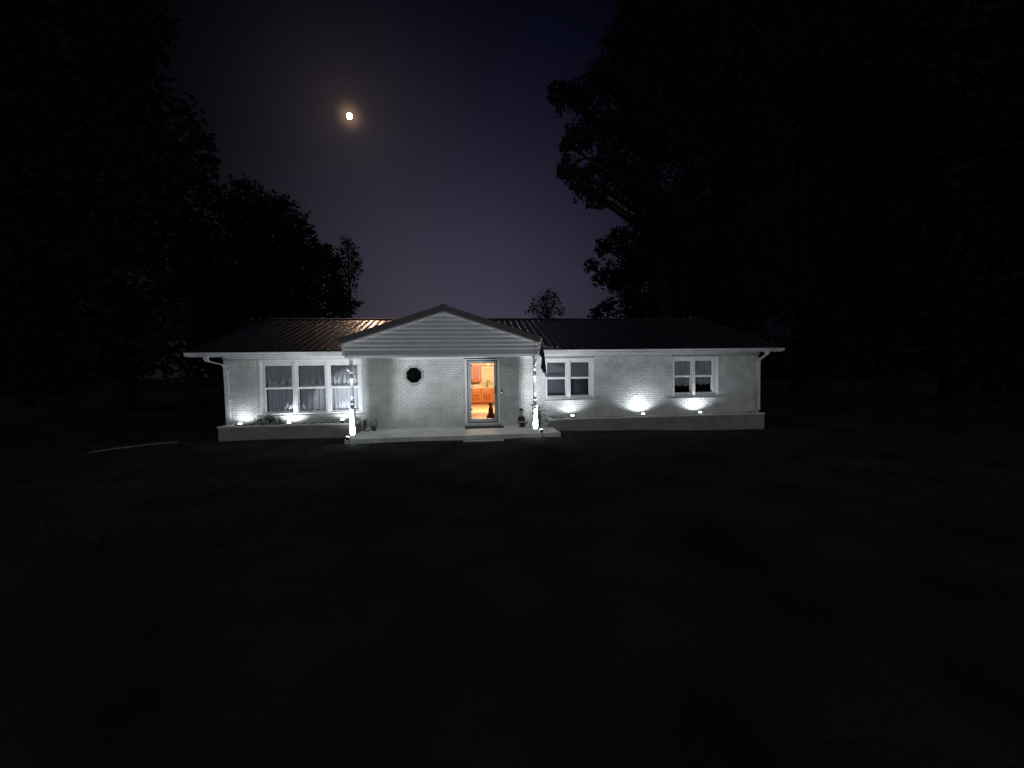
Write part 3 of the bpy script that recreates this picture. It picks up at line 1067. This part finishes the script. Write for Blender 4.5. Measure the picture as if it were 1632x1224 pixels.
e = MB(); e.lathe([(.002, .543), (.009, .548), (.010, .554), (.003, .560)], .018, -.148, 10)
eo = e.build('nose', m_dark, None, True); eo.parent = dog
for s_ in (-1, 1):
    e = MB(); e.lathe([(.001, .562), (.007, .566), (.008, .572), (.001, .578)], s_ * .024 + .004, -.070, 10)
    eo = e.build('eye', m_ink, None, True); eo.parent = dog
e = MB(); e.lathe([(.052, .470), (.056, .476), (.056, .490), (.052, .496)], 0, .0, 16)
eo = e.build('collar', m_muz, None, True); eo.parent = dog


# ------------------------------------------------------------------ curtains
def curtain(x0, x1, label, seed, valance=True, bot=.80, top=2.23, mt_=None, sw=0.20, open_=None):
    rnd = random.Random(seed)
    t = thing('curtain', label, 'curtain', ((x0 + x1) / 2, WY + .3, bot), 'curtains behind the house windows')
    n = int((x1 - x0) / .012)
    ph = [rnd.uniform(0, 6.28) for _ in range(4)]
    fr_ = [rnd.uniform(30, 38), rnd.uniform(50, 65), rnd.uniform(9, 13)]

    def fold(u):
        v_ = 1 - abs(math.sin(.72 * fr_[0] * u + ph[0] + 1.3 * math.sin(fr_[2] * u + ph[2])))
        return .15 * v_ ** 1.4 + .008 * math.sin(fr_[1] * u + ph[1])
    q = MB(); vs_ = []
    nz = 10
    for j in range(nz + 1):
        zz_ = bot + (top - bot) * j / nz
        k_ = 1.0 - .35 * j / nz
        for i in range(n + 1):
            u = x0 + (x1 - x0) * i / n
            zb_ = zz_ + (0.025 * math.sin(u * 31 + ph[3]) * (1 - j / nz) ** 6 if j == 0 else 0)
            vs_.append((u, WY + .140 + fold(u) * k_, zb_))
    fs_ = [(j * (n + 1) + i, j * (n + 1) + i + 1, (j + 1) * (n + 1) + i + 1, (j + 1) * (n + 1) + i) for j in range(nz) for i in range(n)
           if not (open_ and open_[0] < x0 + (x1 - x0) * i / n < open_[1] and j < open_[2])]
    q.add(vs_, fs_)
    q.build('panel', mt_ or m_curt, t, True)
    if valance:
        q = MB(); vs_ = []
        for i in range(n + 1):
            u = x0 + (x1 - x0) * i / n
            drop = .34 + .24 * abs(math.sin(PI * (u - x0) / sw + ph[0])) + .05 * math.sin(23 * u + ph[1])
            for j in range(7):
                vs_.append((u, WY + .105 + .5 * fold(u) + .015 * math.sin(50 * u + j), top - drop * j / 6))
        q.add(vs_, [(7 * i + j + 1, 7 * (i + 1) + j + 1, 7 * (i + 1) + j, 7 * i + j) for i in range(n) for j in range(6)])
        q.build('valance', m_val, t, True)


curtain(-6.16, -5.33, 'pale gathered curtain in the leftmost sash of the triple window', 3)
curtain(-5.22, -4.39, 'pale gathered curtain in the middle sash of the triple window', 11)
curtain(-4.28, -3.42, 'pale gathered curtain in the triple window sash behind the left porch post', 5, sw=.15)
m_curt2 = mat('grey_curtain', (0.62, 0.63, 0.62), 0.9, var=0.12, scale=8)
curtain(6.90, 7.60, 'grey swagged curtain in the left half of the far right window', 8, bot=1.35, mt_=m_curt2, sw=.25)
curtain(7.72, 8.45, 'grey swagged curtain in the right half of the far right window', 9, bot=1.38, mt_=m_curt2, sw=.33)
m_blk = mat('blind_reflection_tone', (0.20, 0.21, 0.25), 0.8, var=0.1)  # right blind and lower halves added to give the panes their bluish reflected tone
for xs_, lb in ((2.50, 'dim vertical blind in the window half beside the flag'), (3.28, 'dim blind added for the reflected tone in the right half of the window by the flag')):
    q = MB()
    for i in range(12):
        xx = xs_ + i * .056
        q.add([(xx, WY + .27, 1.06), (xx + .052, WY + .285, 1.06), (xx + .052, WY + .285, 2.25), (xx, WY + .27, 2.25)], [(0, 1, 2, 3)])
    single(q, 'vertical_blind', m_blk, lb, 'blind', 'vertical blinds in the window by the flag')


# ------------------------------------------------------------------ planters
def planter(x0, x1, top, yfront, label, zbot):
    t = thing('planter', label, 'planter', ((x0 + x1) / 2, 11.6, zbot))
    q = MB()
    q.box(x0, x1, yfront, yfront + .10, zbot, top - .045)
    q.box(x0, x0 + .10, yfront + .101, WY - .014, zbot, top - .045)
    q.box(x1 - .10, x1, yfront + .101, WY - .014, zbot, top - .045)
    # brick facing on front
    zz_ = zbot + .01; r_ = 0
    while zz_ + CH < top - .045:
        xx = x0 - (BL / 2 if r_ % 2 else 0)
        while xx < x1:
            a_, b_ = max(xx + .004, x0), min(xx + BL - .004, x1)
            if b_ - a_ > .02:
                p_ = random.uniform(.003, .007)
                q.bbox(a_, b_, yfront - p_, yfront + .001, zz_ + .004, zz_ + CH - .004, .003)
            xx += BL
        zz_ += CH; r_ += 1
    q.build('wall', m_pl, t)
    q = MB()
    n = int((x1 - x0) / .41)
    for k in range(n):
        a_ = x0 - .02 + (x1 - x0 + .04) * k / n; b_ = x0 - .02 + (x1 - x0 + .04) * (k + 1) / n - .006
        j = random.uniform(-.002, .002)
        q.bbox(a_, b_, yfront - .02, yfront + .115, top - .044 + j, top + j, .005)
    for xe in (x0 - .02, x1 - .115):
        q.bbox(xe, xe + .135, yfront + .121, WY - .014, top - .0442, top - .001, .003)
    q.build('cap', m_conc2, t)
    q = MB()
    n = 60
    vs_ = []
    for i in range(n + 1):
        for j in range(7):
            vs_.append((x0 + .1 + (x1 - x0 - .2) * i / n, yfront + .1 + (WY - .014 - yfront - .1) * j / 6, top - .06 + random.uniform(-.012, .015)))
    q.add(vs_, [(7 * i + j, 7 * (i + 1) + j, 7 * (i + 1) + j + 1, 7 * i + j + 1) for i in range(n) for j in range(6)])
    q.build('soil', m_soil, t, True)
    return t


m_pl = mat('planter_paint', (0.26, 0.26, 0.25), 0.85, var=0.2, scale=3, bump=.3)
m_conc2 = mat('pale_cap', (0.60, 0.60, 0.58), 0.8, var=0.15, scale=4, bump=.2)
planter(-7.08, -3.36, .485, 11.38, 'long low painted brick planter under the triple window', -.02)
planter(2.39, 9.62, .435, 11.40, 'long low painted brick planter along the right wing of the house', -.20)


# ------------------------------------------------------------------ foliage helpers
def leaves(mb, blobs, size, dens, rnd, flat=.6):
    for (bx, by, bz, br) in blobs:
        n = int(dens * br * br / (size * size))
        cl_ = [(Vector((rnd.gauss(0, 1), rnd.gauss(0, 1), rnd.gauss(0, 1))).normalized() * br * rnd.uniform(.45, 1.05), rnd.uniform(.18, .42) * br) for _ in range(14)]
        for i in range(n):
            if rnd.random() < .55:
                c_, cr = cl_[rnd.randrange(len(cl_))]
                p = c_ + Vector((rnd.gauss(0, .5), rnd.gauss(0, .5), rnd.gauss(0, .45))) * cr
            else:
                p = Vector((rnd.gauss(0, 1), rnd.gauss(0, 1), rnd.gauss(0, 1))).normalized() * br * (rnd.random() ** .45) * .95
            p += Vector((bx, by, bz))
            u = Vector((rnd.gauss(0, 1), rnd.gauss(0, 1), rnd.gauss(0, .6))).normalized()
            v = u.cross(Vector((rnd.gauss(0, 1), rnd.gauss(0, 1), rnd.gauss(0, 1)))).normalized()
            s_ = size * rnd.uniform(.55, 1.2)
            a_, b_ = u * s_, v * s_ * flat * .5
            mb.add([p - a_ * .5, p + b_, p + a_ * .6, p - b_], [(0, 1, 2, 3)])


TREES = {
 'left_big': [ (-16.0, 30.0, 14.0, 2.2),(-14.1, 30.0, 13.4, 2.1),(-12.0, 28.5, 11.7, 1.5),(-19.0, 31.5, 11.4, 3.1),(-15.1, 30.0, 10.1, 3.2),(-12.0, 30.0, 9.9, 2.1),(-14.3, 31.5, 7.6, 2.9),(-11.2, 31.5, 8.1, 1.8),(-10.6, 30.0, 10.2, 1.3),(-16.5, 30.0, 7.4, 3.0),(-20.0, 31.5, 8.1, 3.1),(-10.1, 31.5, 7.4, 1.2),(-18.5, 31, 5, 3),(-13, 31, 5, 2.5),(-10.3, 31, 5.2, 1.5)],
 'left_far': [ (-11.4, 38.0, 13.6, 1.1),(-11.1, 38.0, 11.8, 1.1),(-12.0, 38.0, 12.1, 1.3),(-12.1, 38.0, 10.0, 1.5),(-10.6, 38.0, 12.7, 0.6),(-11.5, 38.0, 14.5, 0.6),(-11.6, 38, 8.3, 1.2)],
 'left_tall': [ (-13.5, 20.0, 12.8, 1.5),(-13.0, 20.0, 11.2, 1.3),(-15.9, 21.5, 14.7, 2.1),(-15.8, 20.0, 16.3, 1.8),(-16.5, 20.0, 18.2, 2.3),(-18.5, 21.5, 15.1, 2.9),(-16.0, 20.0, 10.8, 2.7),(-15.0, 21.5, 9.7, 2.1),(-15.6, 20.0, 7.9, 3.0),(-18.7, 20.0, 10.7, 3.0),(-19.8, 21.5, 17.5, 3.2),(-19.9, 20.0, 7.2, 3.0),(-18.7, 21.5, 5.8, 3.2),(-14.8, 21.5, 6.5, 2.1),(-20.6, 20.0, 13.5, 3.0),(-14.9, 20.0, 19.0, 1.3),(-22.4, 21.5, 19.4, 3.2),(-22.4, 21.5, 10.4, 3.2),(-13.9, 20.0, 4.0, 1.7),(-16.4, 20.0, 3.1, 2.0),(-20.1, 20.0, 3.7, 2.7)],
 'right_big': [ (5.5, 22.0, 18.0, 0.8),(6.7, 22.0, 17.9, 1.0),(8.0, 22.0, 18.8, 1.3),(10.2, 23.5, 22.0, 2.0),(10.7, 22.0, 23.0, 1.8),(5.9, 22.0, 15.1, 0.6),(7.0, 22.0, 15.9, 1.1),(5.9, 22.0, 13.9, 0.7),(6.6, 22.0, 13.0, 0.8),(7.4, 22.0, 12.3, 0.8),(9.2, 23.5, 15.0, 1.8),(9.5, 22.0, 16.8, 2.2),(9.9, 22.0, 12.8, 1.6),(12.7, 23.5, 20.7, 3.1),(12.7, 22.0, 15.1, 2.9),(13.1, 22.0, 23.2, 2.6),(8.0, 22.0, 11.8, 0.4),(15.3, 23.5, 12.5, 2.7),(15.5, 22.0, 18.6, 3.3),(17.0, 23.5, 23.3, 3.1),(11.5, 22.0, 10.6, 1.8),(17.2, 22.0, 14.6, 2.9),(12.5,23.5,9.5,2.4),(14.8,22.5,8.5,2.4),(17.5,22.5,9.5,2.8),(12.5,23.5,6.0,2.0),(16.5,22.5,5.5,2.2)],
 'right_low': [ (11.4, 28.0, 11.7, 1.2),(10.1, 28.0, 11.2, 0.7),(9.2, 28.0, 9.8, 0.6),(9.9, 28.0, 8.8, 0.6),(12.8, 29.5, 9.9, 1.9),(10.9, 28.0, 8.6, 0.9),(14.1, 28.0, 10.1, 2.3),(16.2, 28.0, 7.7, 2.3),(12.6, 28.0, 6.7, 1.6),(10.5, 28.0, 6.7, 0.7),(9.6, 28.0, 6.2, 0.6),(19.8, 29.5, 9.0, 3.0),(19.3, 28.0, 5.2, 2.3),(15.2, 28.0, 4.7, 1.9)],
 'right_mid': [ (21.5, 24.0, 21.7, 3.6),(24.4, 25.5, 16.8, 3.8),(22.1, 24.0, 10.8, 3.2),(25.2, 24.0, 24.4, 3.6),(26.8, 24.0, 18.6, 3.6),(27.5, 25.5, 13.3, 3.8),(24.1, 24.0, 6.9, 3.2),(20.3, 24.0, 6.5, 2.4),(28.5, 24.0, 7.4, 3.2),(21.8, 25.5, 27.6, 3.0),(23.6, 24.0, 3.0, 2.4),(19.4, 24.0, 3.0, 1.6)],
 'right_edge': [ (24.4, 18.0, 18.6, 2.7),(27.5, 19.5, 14.8, 2.9),(24.7, 18.0, 8.8, 2.7),(28.8, 18.0, 16.6, 2.7),(31.9, 19.5, 11.7, 2.9),(28.0, 18.0, 5.4, 2.7),(26.5, 19.5, 4.2, 2.6),(29.1, 18.0, 20.6, 2.7),(21.4, 18.0, 20.0, 2.1),(21.8, 18.0, 2.4, 1.8),(29.0, 18.0, 2.2, 2.4),(32.9, 18.0, 7.6, 2.7),(33.0, 18.0, 15.2, 2.7)],
 'far_small': [ (8.6, 45.0, 10.2, 1.1),(10.1, 45.0, 10.0, 1.1),(9.4, 45.0, 11.0, 0.8),(7.5, 45.0, 9.3, 0.8),(11.1, 45.0, 9.1, 0.8),(9.2, 45.0, 8.9, 1.5),(10.4, 45.0, 11.0, 0.5),(9.2, 45, 7.2, 1.8)],
}


def tree(key, label, tx, ty, tr, size, dens, seed):
    rnd = random.Random(seed)
    bl = TREES[key]
    t = thing('tree', label, 'tree', (tx, ty, gz(tx, ty)), 'dark trees around the house')
    top = max(b_[2] for b_ in bl)
    q = MB()
    base = Vector((tx, ty, gz(tx, ty) - .1))
    spine = [base + Vector((0, 0, 0))]
    hh = top * .8
    for i in range(1, 7):
        spine.append(Vector((tx + rnd.uniform(-.25, .25) * tr * 2 + (sum(b_[0] for b_ in bl) / len(bl) - tx) * (i / 6) ** 1.5, ty + rnd.uniform(-.2, .2) * tr, hh * i / 6)))
    q.tube(spine, [tr * (1.25 if i == 0 else 1 - i / 7.5) for i in range(7)], 10)
    for (bx, by, bz, br) in bl:
        c_ = Vector((bx, by, bz))
        # limb leaves the trunk below the cluster
        zt = max(.18 * hh, min(hh * .92, bz - .45 * (Vector((bx, by)) - Vector((tx, ty))).length))
        k_ = zt / hh * 6; i0 = min(5, int(k_)); s_ = spine[i0].lerp(spine[i0 + 1], k_ - i0)
        mid = s_.lerp(c_, .5) + Vector((rnd.uniform(-.3, .3), rnd.uniform(-.3, .3), rnd.uniform(-.1, .4)))
        r0 = tr * .34
        q.tube([s_, mid, c_], [r0, r0 * .6, r0 * .22], 6)
        for _ in range(5):
            e_ = c_ + Vector((rnd.gauss(0, 1), rnd.gauss(0, 1), rnd.gauss(0, 1))).normalized() * br * .85
            q.tube([mid.lerp(c_, .6), (c_ + e_) / 2 + Vector((0, 0, .1)), e_], [r0 * .3, r0 * .18, r0 * .06], 4)
    q.build('trunk', m_bark, t, True)
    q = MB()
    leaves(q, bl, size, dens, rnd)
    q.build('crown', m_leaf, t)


tree('left_big', 'rounded dark tree behind the left end of the house', -15.5, 31.0, .45, 0.3, 46, 1)
tree('left_far', 'thin distant tree with ragged top just right of the rounded left tree', -11.6, 38.2, .25, 0.24, 16, 2)
tree('left_tall', 'very tall black tree at the far left reaching out of the frame', -17.5, 21.0, .55, 0.42, 26, 3)
tree('right_big', 'large overhanging tree with ragged leafy edge right of the open sky', 12.5, 22.8, .60, 0.27, 46, 4)
tree('right_low', 'lower leafy tree directly above the roof right of the porch', 14.0, 28.6, .40, 0.27, 44, 5)
tree('right_mid', 'massive black tree beyond the right end of the house', 23.8, 24.8, .6, 0.5, 24, 6)
tree('right_edge', 'black tree filling the right edge of the picture', 28.0, 19.0, .5, 0.5, 24, 7)
tree('far_small', 'small faint tree peeking over the roof ridge right of the gable', 9.3, 45.2, .25, 0.26, 12, 8)


def shrub(name, label, cat, x, y, z, blobs, size, dens, seed, m=None, stems=5, group=None):
    rnd = random.Random(seed)
    t = thing(name, label, cat, (x, y, z), group)
    q = MB()
    for _ in range(stems):
        b_ = blobs[rnd.randrange(len(blobs))]
        e_ = Vector((x + b_[0], y + b_[1], z + b_[2])) + Vector((rnd.gauss(0, .5), rnd.gauss(0, .5), rnd.gauss(0, .4))) * b_[3]
        q.tube([(x + rnd.uniform(-.02, .02), y + rnd.uniform(-.02, .02), z - .02), (x * .5 + e_.x * .5, y * .5 + e_.y * .5, z * .4 + e_.z * .6), tuple(e_)], [.007, .005, .003], 5)
    q.build('stem', m_bark, t)
    q = MB()
    leaves(q, [(x + a_, y + b_, z + c_, r_) for a_, b_, c_, r_ in blobs], size, dens, rnd, .7)
    q.build('foliage', m or m_leaf2, t)
    return t


GP = 'small plants in the planters'
shrub('round_shrub', 'dark rounded shrub in the planter below the leftmost window sash', 'shrub', -5.93, 11.66, .42, [(-.24, 0, .10, .17), (0, .02, .17, .20), (.22, 0, .12, .18), (.40, 0, .04, .12)], .05, 9, 21, stems=9)
shrub('low_plant', 'small dark clump beside the leftmost planter light', 'plant', -6.42, 11.62, .42, [(0, 0, .07, .07), (.09, 0, .09, .06)], .04, 8, 22, group=GP)
shrub('low_plant', 'low weedy plant in the planter below the middle window sash', 'plant', -4.93, 11.56, .42, [(0, 0, .05, .08), (.14, 0, .08, .08), (.30, 0, .05, .09), (-.16, 0, .03, .07)], .045, 5, 23, group=GP)
shrub('low_plant', 'low dark plant in the planter left of the left porch post', 'plant', -4.20, 11.60, .42, [(0, 0, .08, .11), (.16, 0, .05, .09), (-.15, 0, .04, .08)], .045, 7, 24, group=GP)
shrub('low_plant', 'thin weeds in the right planter under the flag', 'plant', 2.72, 11.62, .38, [(0, 0, .05, .08), (.15, 0, .03, .06), (-.12, 0, .07, .07)], .04, 4, 25, group=GP)
shrub('low_plant', 'tiny sprig in the right planter between the first two wall lights', 'plant', 4.62, 11.62, .38, [(0, 0, .03, .035)], .03, 5, 26, group=GP, stems=2)
shrub('low_plant', 'tiny dark sprig in the right planter just left of the last wall light', 'plant', 6.72, 11.55, .38, [(0, 0, .06, .035), (0.01, 0, .02, .02)], .03, 7, 27, group=GP, stems=2)

# ------------------------------------------------------------------ porch objects
# leafy plant and small white pot behind the right post
t = thing('potted_plant', 'broad leafy plant in a dark pot behind the right porch post', 'potted plant', (2.07, 11.55, .19))
q = MB(); q.lathe([(.075, .191), (.085, .21), (.11, .42), (.118, .43), (.118, .45), (.10, .45), (.095, .43)], 2.07, 11.55, 20); q.build('pot', m_potd, t, True)
q = MB()
rnd = random.Random(5)
for i in range(26):
    an = rnd.uniform(0, 6.28); L_ = rnd.uniform(.04, .20); tz = rnd.uniform(.05, .30)
    p0 = Vector((2.07, 11.55, .43)); p2 = p0 + Vector((math.cos(an) * L_, math.sin(an) * L_ * .8, tz)); p1 = p0.lerp(p2, .5) + Vector((0, 0, .07))
    q.tube([p0, p1, p2], [.005, .004, .002], 4)
    d_ = (p2 - p1).normalized(); s_ = d_.cross(Vector((0, 0, 1))).normalized() * .045
    q.add([p2 - d_ * .06, p2 + s_, p2 + d_ * .10 - Vector((0, 0, .03)), p2 - s_], [(0, 1, 2, 3)])
q.build('foliage', m_leaf2, t)
q = MB(); q.lathe([(.055, .191), (.062, .20), (.075, .32), (.08, .325), (.08, .34), (.068, .34), (.064, .32)], 2.27, 11.30, 20)
single(q, 'flower_pot', m_pot, 'small empty white pot at the left end of the right planter', 'pot', smooth=True)

# statue between door and right post
SX, SY_ = 1.56, 11.62
t = thing('garden_statue', 'dark figurine with pale neck and banded body right of the doormat', 'statue', (SX, SY_, .19))
q = MB(); q.lathe([(.10, .191), (.105, .21), (.09, .235), (.06, .25), (.055, .27)], SX + .02, SY_, 20); q.build('base', m_stat_d, t, True)
q = MB(); q.lathe([(.05, .265), (.10, .30), (.125, .35), (.118, .40), (.108, .45), (.10, .49), (.08, .52), (.045, .535)], SX, SY_, 20, sy_=.85); q.build('body', m_stat_d, t, True)
q = MB(); q.lathe([(.118, .330), (.131, .340), (.130, .365), (.116, .375)], SX, SY_, 20, sy_=.85)
q.tube([(SX + .09, SY_ - .04, .345), (SX + .15, SY_ - .03, .37), (SX + .19, SY_, .42)], [.022, .026, .012], 10)
q.build('band', m_stat_l, t, True)
q = MB(); q.tube([(SX + .05, SY_, .27), (SX + .13, SY_ - .02, .285), (SX + .20, SY_ - .01, .34)], [.03, .035, .018], 10); q.build('tail', m_stat_m, t, True)
q = MB()
q.lathe([(.04, .495), (.054, .53), (.050, .58), (.052, .62), (.062, .66), (.060, .70), (.03, .73), (.01, .735)], SX - .01, SY_ - .01, 18); q.build('neck', m_stat_l, t, True)
q = MB(); q.lathe([(.060, .700), (.064, .712), (.058, .74), (.03, .765), (.006, .77)], SX - .005, SY_ - .01, 18); q.tube([(SX + .03, SY_ - .02, .722), (SX + .075, SY_ - .03, .715)], [.025, .012], 8)
q.build('cap', m_stat_d, t, True)

# flower arrangement at the left end of the porch
FX, FY = -2.93, 11.72
t = thing('flower_pot', 'round dark plant with one pale blossom at the left end of the porch', 'potted plant', (FX, FY, .19))
q = MB(); q.lathe([(.05, .191), (.06, .20), (.07, .28), (.074, .285), (.06, .285)], FX, FY, 18); q.build('pot', m_potd, t, True)
q = MB(); rnd = random.Random(12)
leaves(q, [(FX, FY, .42, .12), (FX - .05, FY, .36, .09), (FX + .03, FY, .33, .08)], .05, 9, rnd, .7); q.build('foliage', m_leaf2, t)
q = MB()
for i in range(12):
    an = i * PI / 6
    cx_, cz_ = FX + .02 + .045 * math.cos(an), .42 + .045 * math.sin(an)
    q.add([(FX + .02, FY - .135, .42), (cx_ + .018 * math.sin(an), FY - .14, cz_ - .018 * math.cos(an)), (FX + .02 + .075 * math.cos(an), FY - .13, .42 + .075 * math.sin(an)), (cx_ - .018 * math.sin(an), FY - .14, cz_ + .018 * math.cos(an))], [(0, 1, 2, 3)])
q.build('blossom', m_petal, t)
q = MB(); q.lathe([(.05, .191), (.065, .21), (.07, .25), (.055, .29), (.035, .30)], FX - .16, FY - .12, 16)
single(q, 'stone_ball', m_pot, 'small pale rounded pot beside the blossom plant on the porch', 'pot', smooth=True)
q = MB(); q.lathe([(.04, .191), (.05, .20), (.045, .26), (.06, .36), (.055, .46), (.035, .50), (.045, .52)], FX - .28, FY + .05, 18)
single(q, 'vase', m_potd, 'tall dark vase against the end of the left planter', 'vase', smooth=True)


# ------------------------------------------------------------------ flag and brackets
fb = thing('flag_bracket', 'empty white flag holder on the left porch post', 'flag holder', (PXL - .05, 10.36, 2.0))
q = MB(); q.tube([(PXL - .05, 10.37, 2.0), (PXL - .085, 10.30, 2.08)], .02, 12); q.build('socket', m_white, fb, True)
q = MB(); q.box(PXL - .08, PXL - .02, 10.366, 10.395, 1.965, 2.05); q.build('plate', m_white, fb)

fp = thing('flag_pole', 'slanting white flag pole rising from the right porch post', 'flag pole', (PXR, 10.36, 2.0))
P0, P1 = Vector((PXR - .01, 10.36, 1.99)), Vector((1.90, 9.95, 2.76))
q = MB(); q.tube([P0, P0.lerp(P1, .35), P1], [.017, .015, .013], 12); q.build('pole', m_white, fp, True)
for t_ in (.30, .62, .78, .93):
    q = MB()
    c_ = P0.lerp(P1, t_); d_ = (P1 - P0).normalized()
    q.tube([c_ - d_ * .02, c_ + d_ * .02], [.024, .024], 10)
    q.build('ring', m_pot, fp, True)
q = MB()
q.tube([P1, P1 + (P1 - P0).normalized() * .03, P1 + (P1 - P0).normalized() * .06], [.02, .028, .008], 12)
q.build('finial', m_pot, fp, True)
q = MB(); q.box(PXR - .035, PXR + .035, 10.366, 10.395, 1.96, 2.04); q.tube([P0 - (P1 - P0).normalized() * .03, P0 + (P1 - P0).normalized() * .07], [.026, .024], 12); q.build('bracket', m_white, fp, True)

# flag cloth: gathered, hanging straight down from the upper pole
q = MB()
nu, nv = 34, 22
FT = [P0.lerp(P1, .55) + Vector((.02, 0, -.02)), P0.lerp(P1, .97) + Vector((.02, 0, -.02))]
vs = []; mi = []
for j in range(nv + 1):
    v_ = j / nv
    for i in range(nu + 1):
        u = i / nu
        top = FT[0].lerp(FT[1], u)
        # fabric falls together below the pole
        cxx = 1.955 + (u - .5) * (.05 + .13 * v_) + .02 * v_
        cyy = 10.02 + .05 * math.sin(u * 16 + 1.2 * v_) * (.5 + .5 * v_) + (u - .5) * .12
        botz = 1.72 + .32 * (1 - u) * .75 + .05 * math.sin(u * 16)
        k_ = min(1, v_ * 3.0); k_ = k_ * k_ * (3 - 2 * k_)
        x_ = top.x * (1 - k_) + cxx * k_
        y_ = top.y * (1 - k_) + cyy * k_
        z_ = top.z * (1 - v_) + botz * v_
        vs.append((x_ + .006 * math.sin(u * 40 + v_ * 5), y_, z_))
W_ = nu + 1
for j in range(nv):
    for i in range(nu):
        pale = (j >= 17 and (i in (14, 15, 16) or i in (28, 29, 30, 31)) and j >= (15 if i < 20 else 19))
        q.add([], [])
        q.f.append((j * W_ + i, (j + 1) * W_ + i, (j + 1) * W_ + i + 1, j * W_ + i + 1)); q.mi.append(1 if pale else 0)
q.v = vs
single(q, 'flag', [m_flag, m_flagw], 'dark furled flag with pale stripe ends hanging by the right window', 'flag', smooth=True)


# ------------------------------------------------------------------ garden lights
COOL = (0.86, 0.93, 1.0)


def walllight(x, y, z, label, energy, tilt=22):
    if x < 0:
        tilt = 32; energy *= .55
    else: energy *= .8
    t = thing('garden_light', label, 'light', (x, y, z), 'small up lights along the house wall')
    q = MB(); q.tube([(x, y, z - .06), (x, y, z + .02)], [.008, .012], 8)
    q.lathe([(.030, z + .005), (.036, z + .015), (.042, z + .045), (.056, z + .060), (.058, z + .078), (.05, z + .080)], x, y, 20)
    q.build('housing', m_dark, t, True)
    q = MB(); q.lathe([(.050, z + .0795), (.048, z + .100), (.036, z + .118), (.015, z + .126), (.003, z + .127)], x, y, 20)
    q.build('lens', m_lens, t, True)
    L = lamp('SPOT', 'spot_lamp', (x, y, z + .14), energy, COOL, t, spot_size=math.radians(150), spot_blend=.45, shadow_soft_size=.03)
    d_ = Vector((0, math.sin(math.radians(tilt)), math.cos(math.radians(tilt))))
    L.rotation_euler = d_.to_track_quat('-Z', 'Y').to_euler()
    return t


walllight(-6.67, 11.68, .43, 'leftmost up light in the left planter near the downspout', 22)
walllight(-5.33, 11.68, .42, 'up light half hidden by plants below the triple window', 46)
walllight(-3.82, 11.68, .47, 'up light in the planter just left of the left porch post', 26)
walllight(3.20, 11.64, .40, 'up light in the right planter under the double window by the flag', 22)
walllight(5.55, 11.64, .39, 'up light in the right planter before the bare wall between windows', 52)
walllight(7.52, 11.64, .39, 'up light in the right planter under the far right window', 38)


def postlight(x, y, z, target, label, energy):
    g_ = gz(x, y)
    t = thing('stake_light', label, 'light', (x, y, g_), 'stake spotlights at the porch posts')
    d_ = (Vector(target) - Vector((x, y, z))).normalized()
    c_ = Vector((x, y, z))
    q = MB(); q.tube([(x + .03, y - .0, g_ - .05), (x + .03, y - .0, z - .05), tuple(c_ - d_ * .06)], [.009, .009, .009], 8); q.build('stake', m_dark, t, True)
    q = MB(); q.tube([c_ - d_ * .075, c_ - d_ * .06, c_ - d_ * .01, c_], [.02, .036, .05, .052], 18); q.build('housing', m_dark, t, True)
    q = MB(); q.tube([c_ + d_ * .0005, c_ + d_ * .015, c_ + d_ * .022], [.047, .040, .015], 18); q.build('lens', m_lens, t, True)
    L = lamp('SPOT', 'spot_lamp', c_ + d_ * .04, energy, COOL, t, spot_size=math.radians(150), spot_blend=.9, shadow_soft_size=.035)
    L.rotation_euler = d_.to_track_quat('-Z', 'Y').to_euler()


postlight(-3.20, 10.14, .28, (PXL, 10.43, .95), 'lit stake spotlight in the grass at the left porch post', 235)
postlight(1.90, 10.12, .31, (PXR, 10.43, .95), 'lit stake spotlight in the grass at the right porch post', 235)

q = MB()
rnd = random.Random(77)
x = -95
while x < 115:
    y = 62 + rnd.uniform(-6, 8)
    leaves(q, [(x, y, rnd.uniform(1.5, 3), rnd.uniform(3, 4.5)), (x + 1, y, rnd.uniform(3.5, 5.5), rnd.uniform(2, 3))], 1.1, 14, rnd)
    x += 3.2
tag(q.build('distant_wood', m_leaf), 'dark distant wood closing off the lawn behind the house', 'wood', kind='stuff')

# ------------------------------------------------------------------ the moon
q = MB()
me = bmesh.new(); bmesh.ops.create_icosphere(me, subdivisions=4, radius=2.2)
q.add([v.co.copy() for v in me.verts], [tuple(v.index for v in f.verts) for f in me.faces])
me.free()
mo = q.build('moon', m_moon, None, True)
mo.location = MOON * 400 + Vector((0, 0, 1.95))
tag(mo, 'bright warm white moon high above the left part of the house', 'moon')
